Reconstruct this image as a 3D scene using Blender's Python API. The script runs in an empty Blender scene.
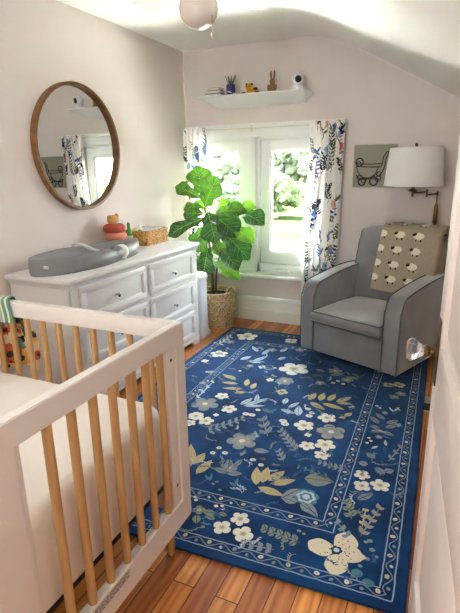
import bpy, bmesh, math, random
import numpy as np
from mathutils import Vector, Matrix, noise as mnoise
R = random.Random(7)
SC = bpy.context.scene
COL = SC.collection
PI = math.pi

# ------------------------------------------------------------------ materials
def lin(c):
    c = c / 255.0
    return c / 12.92 if c <= 0.04045 else ((c + 0.055) / 1.055) ** 2.4
def rgb(r, g, b): return (lin(r), lin(g), lin(b), 1.0)
MATS = {}
def mat(name, col, rough=0.6, metal=0.0, col2=None, scale=8.0, stretch=(1, 1, 1), bump=0.0, bscale=None, spec=0.5,
        sheen=0.0, coat=0.0, detail=4.0, trans=0.0, sss=0.0, lo=0.3, hi=0.7, bstretch=None):
    if name in MATS: return MATS[name]
    m = bpy.data.materials.new(name); m.use_nodes = True
    nt = m.node_tree; b = nt.nodes['Principled BSDF']
    b.inputs['Base Color'].default_value = col
    b.inputs['Roughness'].default_value = rough
    b.inputs['Metallic'].default_value = metal
    b.inputs['Specular IOR Level'].default_value = spec
    b.inputs['Sheen Weight'].default_value = sheen
    b.inputs['Sheen Roughness'].default_value = 0.5
    b.inputs['Coat Weight'].default_value = coat
    b.inputs['Transmission Weight'].default_value = trans
    tc = nt.nodes.new('ShaderNodeTexCoord')
    def noise(sc, st):
        mp = nt.nodes.new('ShaderNodeMapping'); mp.inputs['Scale'].default_value = st
        nt.links.new(tc.outputs['Object'], mp.inputs['Vector'])
        n = nt.nodes.new('ShaderNodeTexNoise'); n.inputs['Scale'].default_value = sc; n.inputs['Detail'].default_value = detail
        nt.links.new(mp.outputs['Vector'], n.inputs['Vector']); return n
    if col2 is not None:
        n = noise(scale, stretch)
        r = nt.nodes.new('ShaderNodeValToRGB')
        r.color_ramp.elements[0].position = lo; r.color_ramp.elements[1].position = hi
        r.color_ramp.elements[0].color = col; r.color_ramp.elements[1].color = col2
        nt.links.new(n.outputs['Fac'], r.inputs['Fac']); nt.links.new(r.outputs['Color'], b.inputs['Base Color'])
    if bump > 0:
        n2 = noise(bscale or scale, bstretch or stretch)
        bp = nt.nodes.new('ShaderNodeBump'); bp.inputs['Strength'].default_value = bump; bp.inputs['Distance'].default_value = 0.01
        nt.links.new(n2.outputs['Fac'], bp.inputs['Height']); nt.links.new(bp.outputs['Normal'], b.inputs['Normal'])
    MATS[name] = m
    return m

def mat_floor(name, along_x):
    m = bpy.data.materials.new(name); m.use_nodes = True
    nt = m.node_tree; b = nt.nodes['Principled BSDF']; N = nt.nodes.new; L = nt.links.new
    tc = N('ShaderNodeTexCoord'); mp = N('ShaderNodeMapping')
    mp.inputs['Rotation'].default_value = (0, 0, 0 if along_x else PI / 2)
    mp.inputs['Location'].default_value = (0.13, 0.027, 0)
    L(tc.outputs['Object'], mp.inputs['Vector'])
    br = N('ShaderNodeTexBrick'); br.offset = 0.37; br.offset_frequency = 2
    br.inputs['Color1'].default_value = (0, 0, 0, 1); br.inputs['Color2'].default_value = (1, 1, 1, 1)
    br.inputs['Mortar'].default_value = (0.5, 0.5, 0.5, 1)
    br.inputs['Scale'].default_value = 1.0; br.inputs['Mortar Size'].default_value = 0.0022
    br.inputs['Mortar Smooth'].default_value = 0.2; br.inputs['Brick Width'].default_value = 1.15; br.inputs['Row Height'].default_value = 0.092
    L(mp.outputs['Vector'], br.inputs['Vector'])
    st = N('ShaderNodeMapping'); st.inputs['Scale'].default_value = (1.6, 16, 1)
    L(mp.outputs['Vector'], st.inputs['Vector'])
    # every board gets its own grain offset
    add = N('ShaderNodeVectorMath'); add.operation = 'MULTIPLY_ADD'
    L(br.outputs['Color'], add.inputs[0]); add.inputs[1].default_value = (7, 31, 3); L(st.outputs['Vector'], add.inputs[2])
    n = N('ShaderNodeTexNoise'); n.inputs['Scale'].default_value = 1.5; n.inputs['Detail'].default_value = 6; n.inputs['Distortion'].default_value = 1.4
    L(add.outputs[0], n.inputs['Vector'])
    w = N('ShaderNodeTexWave'); w.wave_type = 'RINGS'; w.inputs['Scale'].default_value = 0.55; w.inputs['Distortion'].default_value = 7
    w.inputs['Detail'].default_value = 2; w.inputs['Detail Scale'].default_value = 1.2
    L(add.outputs[0], w.inputs['Vector'])
    mx = N('ShaderNodeMath'); mx.operation = 'MULTIPLY_ADD'; mx.inputs[1].default_value = 0.35
    L(w.outputs['Fac'], mx.inputs[0]); L(n.outputs['Fac'], mx.inputs[2])
    r = N('ShaderNodeValToRGB'); e = r.color_ramp.elements
    e[0].position = 0.25; e[0].color = rgb(150, 88, 34); e[1].position = 0.95; e[1].color = rgb(236, 170, 92)
    x = r.color_ramp.elements.new(0.6); x.color = rgb(212, 138, 62)
    L(mx.outputs[0], r.inputs['Fac'])
    tint = N('ShaderNodeValToRGB'); tint.color_ramp.elements[0].color = rgb(176, 136, 108); tint.color_ramp.elements[1].color = rgb(255, 244, 222)
    L(br.outputs['Color'], tint.inputs['Fac'])
    mul = N('ShaderNodeMix'); mul.data_type = 'RGBA'; mul.blend_type = 'MULTIPLY'; mul.inputs[0].default_value = 1
    L(r.outputs['Color'], mul.inputs[6]); L(tint.outputs['Color'], mul.inputs[7])
    gap = N('ShaderNodeMix'); gap.data_type = 'RGBA'
    L(br.outputs['Fac'], gap.inputs[0]); L(mul.outputs[2], gap.inputs[6]); gap.inputs[7].default_value = rgb(48, 24, 12)
    L(gap.outputs[2], b.inputs['Base Color'])
    b.inputs['Roughness'].default_value = 0.33; b.inputs['Coat Weight'].default_value = 0.15
    bp = N('ShaderNodeBump'); bp.invert = True; bp.inputs['Strength'].default_value = 0.5; bp.inputs['Distance'].default_value = 0.004
    L(br.outputs['Fac'], bp.inputs['Height']); L(bp.outputs['Normal'], b.inputs['Normal'])
    return m

def mat_glass(name):
    m = bpy.data.materials.new(name); m.use_nodes = True
    nt = m.node_tree; nt.nodes.clear(); N = nt.nodes.new; L = nt.links.new
    o = N('ShaderNodeOutputMaterial'); mx = N('ShaderNodeMixShader'); t = N('ShaderNodeBsdfTransparent'); g = N('ShaderNodeBsdfGlossy')
    t.inputs['Color'].default_value = (0.97, 0.985, 0.975, 1); g.inputs['Roughness'].default_value = 0.02
    f = N('ShaderNodeFresnel'); f.inputs['IOR'].default_value = 1.3
    L(f.outputs[0], mx.inputs[0]); L(t.outputs[0], mx.inputs[1]); L(g.outputs[0], mx.inputs[2]); L(mx.outputs[0], o.inputs['Surface'])
    return m

def mat_mirror(name):
    m = bpy.data.materials.new(name); m.use_nodes = True
    nt = m.node_tree; b = nt.nodes['Principled BSDF']
    b.inputs['Base Color'].default_value = (0.86, 0.88, 0.86, 1); b.inputs['Metallic'].default_value = 1; b.inputs['Roughness'].default_value = 0.0
    return m

def mat_leaf(name, c1, c2):
    m = bpy.data.materials.new(name); m.use_nodes = True
    nt = m.node_tree; N = nt.nodes.new; L = nt.links.new
    b = nt.nodes['Principled BSDF']; o = nt.nodes['Material Output']
    tc = N('ShaderNodeTexCoord'); n = N('ShaderNodeTexNoise'); n.inputs['Scale'].default_value = 14
    L(tc.outputs['Object'], n.inputs['Vector'])
    r = N('ShaderNodeValToRGB'); r.color_ramp.elements[0].color = c1; r.color_ramp.elements[1].color = c2
    r.color_ramp.elements[0].position = .35; r.color_ramp.elements[1].position = .7
    L(n.outputs['Fac'], r.inputs['Fac']); L(r.outputs['Color'], b.inputs['Base Color'])
    b.inputs['Roughness'].default_value = 0.9 if name.startswith('tree') else 0.34; b.inputs['Specular IOR Level'].default_value = 0.0 if name.startswith('tree') else 0.5
    t = N('ShaderNodeBsdfTranslucent'); g = N('ShaderNodeMix'); g.data_type = 'RGBA'; g.blend_type = 'MULTIPLY'; g.inputs[0].default_value = 1
    L(r.outputs['Color'], g.inputs[6]); g.inputs[7].default_value = (1.7, 1.9, 0.7, 1)
    L(g.outputs[2], t.inputs['Color'])
    mx = N('ShaderNodeMixShader'); mx.inputs[0].default_value = 0.12
    L(b.outputs[0], mx.inputs[1]); L(t.outputs[0], mx.inputs[2]); L(mx.outputs[0], o.inputs['Surface'])
    bp = N('ShaderNodeBump'); bp.inputs['Strength'].default_value = .25; bp.inputs['Distance'].default_value = .01
    n2 = N('ShaderNodeTexNoise'); n2.inputs['Scale'].default_value = 40; L(tc.outputs['Object'], n2.inputs['Vector'])
    L(n2.outputs['Fac'], bp.inputs['Height']); L(bp.outputs['Normal'], b.inputs['Normal'])
    return m

def mat_cloth_thin(name, col, amount=0.35):
    """thin woven fabric that lets some daylight through"""
    m = bpy.data.materials.new(name); m.use_nodes = True
    nt = m.node_tree; N = nt.nodes.new; L = nt.links.new
    b = nt.nodes['Principled BSDF']; o = nt.nodes['Material Output']
    b.inputs['Base Color'].default_value = col; b.inputs['Roughness'].default_value = 0.85; b.inputs['Specular IOR Level'].default_value = 0.2
    t = N('ShaderNodeBsdfTranslucent'); t.inputs['Color'].default_value = col
    mx = N('ShaderNodeMixShader'); mx.inputs[0].default_value = amount
    L(b.outputs[0], mx.inputs[1]); L(t.outputs[0], mx.inputs[2]); L(mx.outputs[0], o.inputs['Surface'])
    return m

WALL = mat('wall_paint', rgb(224, 213, 207), 0.75, bump=0.05, scale=60)
CEIL = mat('ceiling_paint', rgb(250, 249, 244), 0.8, bump=0.05, scale=40)
WHITE = mat('white_trim_paint', rgb(236, 236, 234), 0.4)
DRESS = mat('white_lacquer', rgb(234, 232, 230), 0.35)
CRIBW = mat('crib_white_paint', rgb(228, 221, 214), 0.42)
DOORM = mat('door_paint', rgb(233, 222, 214), 0.4)
FLOOR = mat_floor('oak_boards', False)
GLASS = mat_glass('window_glass')
MIRR = mat_mirror('silvered_glass')
BEECH = mat('natural_beech', rgb(178, 136, 86), 0.55, col2=rgb(200, 160, 108), scale=5, stretch=(12, 12, 1.2))
MIRW = mat('walnut_frame', rgb(102, 66, 30), 0.45, col2=rgb(136, 94, 48), scale=9, stretch=(1, 3, 3))
CHROME = mat('brushed_nickel', rgb(200, 196, 190), 0.22, 1.0)
BRASS = mat('aged_brass', rgb(128, 104, 66), 0.34, 1.0)
DBRASS = mat('dark_brass', rgb(96, 80, 56), 0.4, 1.0)
BLACK = mat('black', rgb(22, 22, 24), 0.5)
CHAIRF = mat('grey_velvet', rgb(116, 119, 122), 0.8, col2=rgb(134, 137, 140), scale=5, sheen=0.8, bump=0.12, bscale=90)
PIPE = mat('grey_piping', rgb(86, 89, 93), 0.8)
KNIT = mat('oat_knit', rgb(160, 146, 126), 0.9, col2=rgb(176, 161, 140), scale=120, bump=0.3, bscale=160)
KNITD = mat('oat_knit_back', rgb(150, 142, 126), 0.9, col2=rgb(128, 118, 102), scale=60, stretch=(8, 1, 1))
SHEEP = mat('cream_wool', rgb(232, 224, 208), 0.9)
SHEEPD = mat('dark_wool', rgb(42, 34, 30), 0.9)
PADM = mat('grey_pad_foam', rgb(134, 136, 140), 0.5, bump=0.03, scale=80)
STRAP = mat('pale_webbing', rgb(212, 210, 206), 0.7, bump=0.1, scale=200)
MATT = mat('mattress_cover', rgb(235, 227, 217), 0.85, bump=0.05, scale=30)
WEAVE = mat('seagrass_weave', rgb(150, 118, 78), 0.75, col2=rgb(216, 190, 146), scale=75, lo=.35, hi=.6)
WEAVE2 = mat('honey_wicker', rgb(150, 104, 52), 0.7, col2=rgb(214, 170, 104), scale=70, lo=.35, hi=.6)
SOIL = mat('potting_soil', rgb(42, 30, 24), 0.95, bump=0.6, scale=60)
BARK = mat('fig_bark', rgb(78, 60, 44), 0.8, col2=rgb(110, 88, 64), scale=30)
SHADE = mat_cloth_thin('linen_shade', rgb(248, 247, 244), 0.22)
def shade_mat(name, r, g, b, rough=0.6, **k): return mat(name, rgb(r, g, b), rough, **k)

# ------------------------------------------------------------------ mesh builder
class MB:
    def __init__(s): s.v = []; s.f = []; s.mi = []; s.m = []
    def slot(s, m):
        if m not in s.m: s.m.append(m)
        return s.m.index(m)
    def add(s, vs, fs, m):
        k = len(s.v); i = s.slot(m)
        s.v += [tuple(v) for v in vs]
        for f in fs: s.f.append(tuple(k + a for a in f)); s.mi.append(i)
        return s
    def bm(s, b, m, M=None):
        b.verts.ensure_lookup_table(); b.verts.index_update()
        vs = [(M @ v.co if M else v.co) for v in b.verts]
        fs = [[v.index for v in f.verts] for f in b.faces]
        b.free(); return s.add(vs, fs, m)
    def box(s, x0, x1, y0, y1, z0, z1, m, bev=0.0, seg=2, M=None):
        b = bmesh.new()
        bmesh.ops.create_cube(b, size=1.0)
        for v in b.verts:
            v.co = Vector(((x0 + x1) / 2 + v.co.x * (x1 - x0), (y0 + y1) / 2 + v.co.y * (y1 - y0), (z0 + z1) / 2 + v.co.z * (z1 - z0)))
        if bev > 0:
            bmesh.ops.bevel(b, geom=list(b.edges), offset=min(bev, 0.49 * min(abs(x1 - x0), abs(y1 - y0), abs(z1 - z0))), segments=seg, profile=0.5, affect='EDGES')
        return s.bm(b, m, M)
    def tube(s, pts, r, m, n=8, cap=True, closed=False):
        pts = [Vector(p) for p in pts]; k = len(pts)
        rs = r if isinstance(r, (list, tuple)) else [r] * k
        vs = []; fs = []
        t0 = (pts[1] - pts[0]).normalized()
        a = t0.orthogonal().normalized()
        for i, p in enumerate(pts):
            if closed: t = (pts[(i + 1) % k] - pts[i - 1]).normalized()
            else: t = (pts[min(i + 1, k - 1)] - pts[max(i - 1, 0)]).normalized()
            a = (a - t * a.dot(t)).normalized() if (a - t * a.dot(t)).length > 1e-6 else t.orthogonal().normalized()
            b = t.cross(a)
            for j in range(n):
                w = 2 * PI * j / n
                vs.append(p + (a * math.cos(w) + b * math.sin(w)) * rs[i])
        for i in range(k if closed else k - 1):
            for j in range(n):
                q = (i + 1) % k
                fs.append((i * n + j, i * n + (j + 1) % n, q * n + (j + 1) % n, q * n + j))
        if cap and not closed:
            fs.append(tuple(range(n))[::-1]); fs.append(tuple((k - 1) * n + j for j in range(n)))
        return s.add(vs, fs, m)
    def lathe(s, prof, m, c=(0, 0, 0), n=32, axis='z', M=None):
        vs = []; fs = []
        for (r, z) in prof:
            for j in range(n):
                w = 2 * PI * j / n
                p = (r * math.cos(w), r * math.sin(w), z)
                if axis == 'y': p = (p[0], p[2], p[1])
                if axis == 'x': p = (p[2], p[0], p[1])
                p = Vector(p)
                if M: p = M @ p
                vs.append(p + Vector(c))
        k = len(prof)
        for i in range(k - 1):
            for j in range(n):
                fs.append((i * n + j, i * n + (j + 1) % n, (i + 1) * n + (j + 1) % n, (i + 1) * n + j))
        if prof[0][0] > 1e-4: fs.append(tuple(range(n))[::-1])
        if prof[-1][0] > 1e-4: fs.append(tuple((k - 1) * n + j for j in range(n)))
        return s.add(vs, fs, m)
    def ball(s, c, r, m, sub=2, sc=(1, 1, 1), M=None):
        b = bmesh.new(); bmesh.ops.create_icosphere(b, subdivisions=sub, radius=r)
        for v in b.verts:
            v.co = Vector((v.co.x * sc[0], v.co.y * sc[1], v.co.z * sc[2]))
            if M: v.co = M @ v.co
            v.co += Vector(c)
        return s.bm(b, m)
    def prism(s, poly, axis, a0, a1, m, bev=0.0, seg=2, M=None):
        """poly in the two other axes, extruded along axis ('x','y','z')"""
        b = bmesh.new()
        def P(p, a):
            if axis == 'x': return (a, p[0], p[1])
            if axis == 'y': return (p[0], a, p[1])
            return (p[0], p[1], a)
        v0 = [b.verts.new(P(p, a0)) for p in poly]; v1 = [b.verts.new(P(p, a1)) for p in poly]
        n = len(poly)
        b.faces.new(v0[::-1]); b.faces.new(v1)
        for i in range(n): b.faces.new((v0[i], v0[(i + 1) % n], v1[(i + 1) % n], v1[i]))
        bmesh.ops.recalc_face_normals(b, faces=list(b.faces))
        if bev > 0:
            es = [e for e in b.edges if len(e.link_faces) == 2 and e.calc_face_angle(0) > 0.6]
            bmesh.ops.bevel(b, geom=es, offset=bev, segments=seg, profile=0.5, affect='EDGES')
        return s.bm(b, m, M)
    def build(s, name, parent=None, smooth=35, recalc=True):
        me = bpy.data.meshes.new(name); me.from_pydata(s.v, [], s.f)
        for m in s.m: me.materials.append(m)
        me.polygons.foreach_set('material_index', s.mi)
        if recalc:
            b = bmesh.new(); b.from_mesh(me); bmesh.ops.recalc_face_normals(b, faces=list(b.faces)); b.to_mesh(me); b.free()
        if smooth:
            me.polygons.foreach_set('use_smooth', [True] * len(me.polygons))
            me.set_sharp_from_angle(angle=math.radians(smooth))
        me.update()
        o = bpy.data.objects.new(name, me); COL.objects.link(o)
        if parent: o.parent = parent
        return o

def tag(o, label=None, cat=None, group=None, kind=None):
    if label: o['label'] = label
    if cat: o['category'] = cat
    if group: o['group'] = group
    if kind: o['kind'] = kind
    return o
def thing(name, label, cat, group=None, loc=(0, 0, 0), rz=0.0):
    o = bpy.data.objects.new(name, None); COL.objects.link(o)
    o.location = loc; o.rotation_euler = (0, 0, rz); o.empty_display_size = 0.1
    return tag(o, label, cat, group)
def struct(mb, name, parent=None, **k):
    o = mb.build(name, parent, **k)
    if not parent: o['kind'] = 'structure'
    return o
def copy_tree(o, parent=None):
    c = o.copy(); COL.objects.link(c); c.parent = parent
    for ch in list(o.children): copy_tree(ch, c)
    return c
def smoothstep(a, b, x):
    t = max(0, min(1, (x - a) / (b - a))); return t * t * (3 - 2 * t)
def catmull(pts, n=6, closed=False):
    P = [Vector(p) for p in pts]; out = []; k = len(P)
    for i in range(k if closed else k - 1):
        p0 = P[(i - 1) % k] if closed or i > 0 else P[0]; p1 = P[i]; p2 = P[(i + 1) % k]
        p3 = P[(i + 2) % k] if closed or i + 2 < k else P[-1]
        for j in range(n):
            t = j / n
            out.append(0.5 * ((2 * p1) + (p2 - p0) * t + (2 * p0 - 5 * p1 + 4 * p2 - p3) * t * t + (3 * p1 - p0 - 3 * p2 + p3) * t ** 3))
    if not closed: out.append(P[-1])
    return out
# flat motif outlines (2D)
def flower2(c, r, n, rot=0.0, deep=0.42, k=40, sx=1.0, sy=1.0):
    out = []
    for i in range(k):
        w = 2 * PI * i / k
        rr = r * (1 - deep + deep * abs(math.cos(n * w / 2)) ** 0.6)
        out.append((c[0] + sx * rr * math.cos(w + rot), c[1] + sy * rr * math.sin(w + rot)))
    return out
def leaf2(a, b, w, k=7):
    ax, ay = a; bx, by = b; dx, dy = bx - ax, by - ay; l = math.hypot(dx, dy) or 1e-6
    nx, ny = -dy / l, dx / l; up = []; dn = []
    for i in range(k + 1):
        t = i / k; h = w * math.sin(PI * t ** 0.85) * 1.0
        up.append((ax + dx * t + nx * h, ay + dy * t + ny * h)); dn.append((ax + dx * t - nx * h, ay + dy * t - ny * h))
    return up + dn[::-1][1:-1]
def strip2(pts, w):
    up = []; dn = []
    for i, p in enumerate(pts):
        q = pts[min(i + 1, len(pts) - 1)]; o = pts[max(i - 1, 0)]
        dx, dy = q[0] - o[0], q[1] - o[1]; l = math.hypot(dx, dy) or 1e-6
        up.append((p[0] - dy / l * w, p[1] + dx / l * w)); dn.append((p[0] + dy / l * w, p[1] - dx / l * w))
    return up + dn[::-1]
def ell2(c, a, b, rot=0, k=14):
    return [(c[0] + a * math.cos(2 * PI * i / k) * math.cos(rot) - b * math.sin(2 * PI * i / k) * math.sin(rot),
             c[1] + a * math.cos(2 * PI * i / k) * math.sin(rot) + b * math.sin(2 * PI * i / k) * math.cos(rot)) for i in range(k)]
def paint(idx, U, V, poly, val):
    """set idx where the (U,V) face centre falls inside poly"""
    us = [p[0] for p in poly]; vs = [p[1] for p in poly]
    sel = (U >= min(us)) & (U <= max(us)) & (V >= min(vs)) & (V <= max(vs))
    if not sel.any(): return
    u = U[sel]; v = V[sel]; ins = np.zeros(u.shape, bool); n = len(poly)
    for i in range(n):
        x0, y0 = poly[i]; x1, y1 = poly[(i + 1) % n]
        if y0 == y1: continue
        c = ((y0 > v) != (y1 > v)) & (u < (x1 - x0) * (v - y0) / (y1 - y0) + x0)
        ins ^= c
    t = idx[sel]; t[ins] = val; idx[sel] = t
def cloth_grid(name, fn, nu, nv, uw, vh, motifs, base, parent=None, thick=0.003):
    """a fabric surface fn(u,v)->xyz whose printed motifs are faces of other dye; uw,vh = cloth size for the motif coordinates"""
    vs = [fn(i / nu, j / nv) for j in range(nv + 1) for i in range(nu + 1)]
    fs = [(j * (nu + 1) + i, j * (nu + 1) + i + 1, (j + 1) * (nu + 1) + i + 1, (j + 1) * (nu + 1) + i) for j in range(nv) for i in range(nu)]
    jj, ii = np.mgrid[0:nv, 0:nu]
    U = ((ii + .5) / nu * uw).ravel(); V = ((jj + .5) / nv * vh).ravel()
    idx = np.zeros(nu * nv, int); ms = [base]
    for poly, m in motifs:
        if m not in ms: ms.append(m)
        paint(idx, U, V, poly, ms.index(m))
    me = bpy.data.meshes.new(name); me.from_pydata([tuple(v) for v in vs], [], fs)
    for m in ms: me.materials.append(m)
    me.polygons.foreach_set('material_index', idx.tolist())
    me.polygons.foreach_set('use_smooth', [True] * len(fs)); me.update()
    o = bpy.data.objects.new(name, me); COL.objects.link(o)
    if parent: o.parent = parent
    if thick:
        s = o.modifiers.new('thickness', 'SOLIDIFY'); s.thickness = thick; s.offset = -1
    return o
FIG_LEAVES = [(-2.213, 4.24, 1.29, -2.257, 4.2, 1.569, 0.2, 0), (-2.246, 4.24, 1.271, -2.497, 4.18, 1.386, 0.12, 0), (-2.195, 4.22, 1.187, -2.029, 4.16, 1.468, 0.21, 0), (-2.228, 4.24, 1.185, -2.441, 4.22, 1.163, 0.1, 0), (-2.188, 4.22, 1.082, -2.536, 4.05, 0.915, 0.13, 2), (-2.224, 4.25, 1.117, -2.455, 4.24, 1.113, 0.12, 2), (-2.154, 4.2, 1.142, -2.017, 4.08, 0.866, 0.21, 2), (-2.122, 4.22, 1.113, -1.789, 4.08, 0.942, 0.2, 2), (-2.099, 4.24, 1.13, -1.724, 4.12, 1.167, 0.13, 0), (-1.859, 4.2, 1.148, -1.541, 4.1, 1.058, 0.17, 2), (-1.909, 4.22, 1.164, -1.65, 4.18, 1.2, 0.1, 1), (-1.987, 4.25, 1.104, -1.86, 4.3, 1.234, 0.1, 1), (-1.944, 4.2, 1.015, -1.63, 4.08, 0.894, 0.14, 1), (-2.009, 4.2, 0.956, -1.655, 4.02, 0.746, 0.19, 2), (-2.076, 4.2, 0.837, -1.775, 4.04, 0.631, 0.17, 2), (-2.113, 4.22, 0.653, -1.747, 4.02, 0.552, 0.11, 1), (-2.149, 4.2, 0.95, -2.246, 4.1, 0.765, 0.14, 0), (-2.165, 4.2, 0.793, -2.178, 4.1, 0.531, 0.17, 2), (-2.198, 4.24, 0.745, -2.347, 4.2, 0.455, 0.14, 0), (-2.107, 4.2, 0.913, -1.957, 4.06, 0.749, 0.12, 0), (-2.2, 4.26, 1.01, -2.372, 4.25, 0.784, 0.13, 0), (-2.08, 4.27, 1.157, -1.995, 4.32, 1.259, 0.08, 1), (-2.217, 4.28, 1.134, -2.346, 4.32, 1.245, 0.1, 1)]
RUG_FLOWERS = [(-1.66,3.972,0.104,'w',5),(-1.712,3.471,0.078,'w',5),(-1.752,3.286,0.033,'w',4),(-1.239,4.01,0.065,'w',4),(-1.024,3.407,0.121,'w',5),(-1.019,3.168,0.068,'g',6),(-0.981,2.985,0.044,'c',4),(-0.308,3.389,0.039,'c',4),(-0.235,3.419,0.047,'c',4),(-0.246,3.208,0.037,'s',4),(-0.207,3.274,0.038,'g',5),(-0.273,2.952,0.021,'g',6),(-0.267,2.641,0.022,'g',6),(-1.404,2.612,0.097,'g',5),(-1.348,2.764,0.05,'w',5),(-1.224,2.611,0.054,'w',5),(-1.381,2.443,0.053,'w',6),(-1.374,2.35,0.039,'w',5),(-1.293,2.411,0.052,'w',5),(-1.268,2.505,0.02,'w',4),(-0.992,2.286,0.091,'g',5),(-0.708,2.598,0.064,'w',5),(-0.6,2.744,0.06,'w',5),(-0.538,2.587,0.089,'b',5),(-0.629,2.384,0.048,'w',5),(-0.537,2.434,0.061,'w',5),(-0.528,2.329,0.047,'w',5),(-0.656,2.5,0.022,'w',4),(-0.952,2.017,0.045,'g',5),(-0.744,1.684,0.045,'w',5),(-0.796,1.603,0.044,'w',4),(-0.695,1.603,0.048,'w',4),(-0.511,1.95,0.063,'t',7),(-0.29,1.668,0.157,'W',4),(-0.294,2.232,0.042,'w',5),(-0.279,2.142,0.044,'w',4),(-0.197,2.181,0.05,'w',5),(-0.306,1.976,0.021,'s',5),(-0.944,1.663,0.031,'s',4),(-0.598,3.361,0.047,'s',5),(-0.718,3.491,0.056,'g',5),(-1.271,3.348,0.032,'w',4),(-1.368,3.331,0.032,'g',5),(-0.493,4.018,0.045,'c',4),(-1.324,3.731,0.044,'g',5),(-1.748,3.776,0.046,'g',5),(-1.57,2.901,0.03,'g',5),(-1.098,3.822,0.044,'g',5),(-1.128,3.142,0.031,'w',5),(-1.605,3.104,0.032,'g',4),(-0.77,3.233,0.038,'g',5),(-0.18,2.827,0.027,'g',5)]
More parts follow.
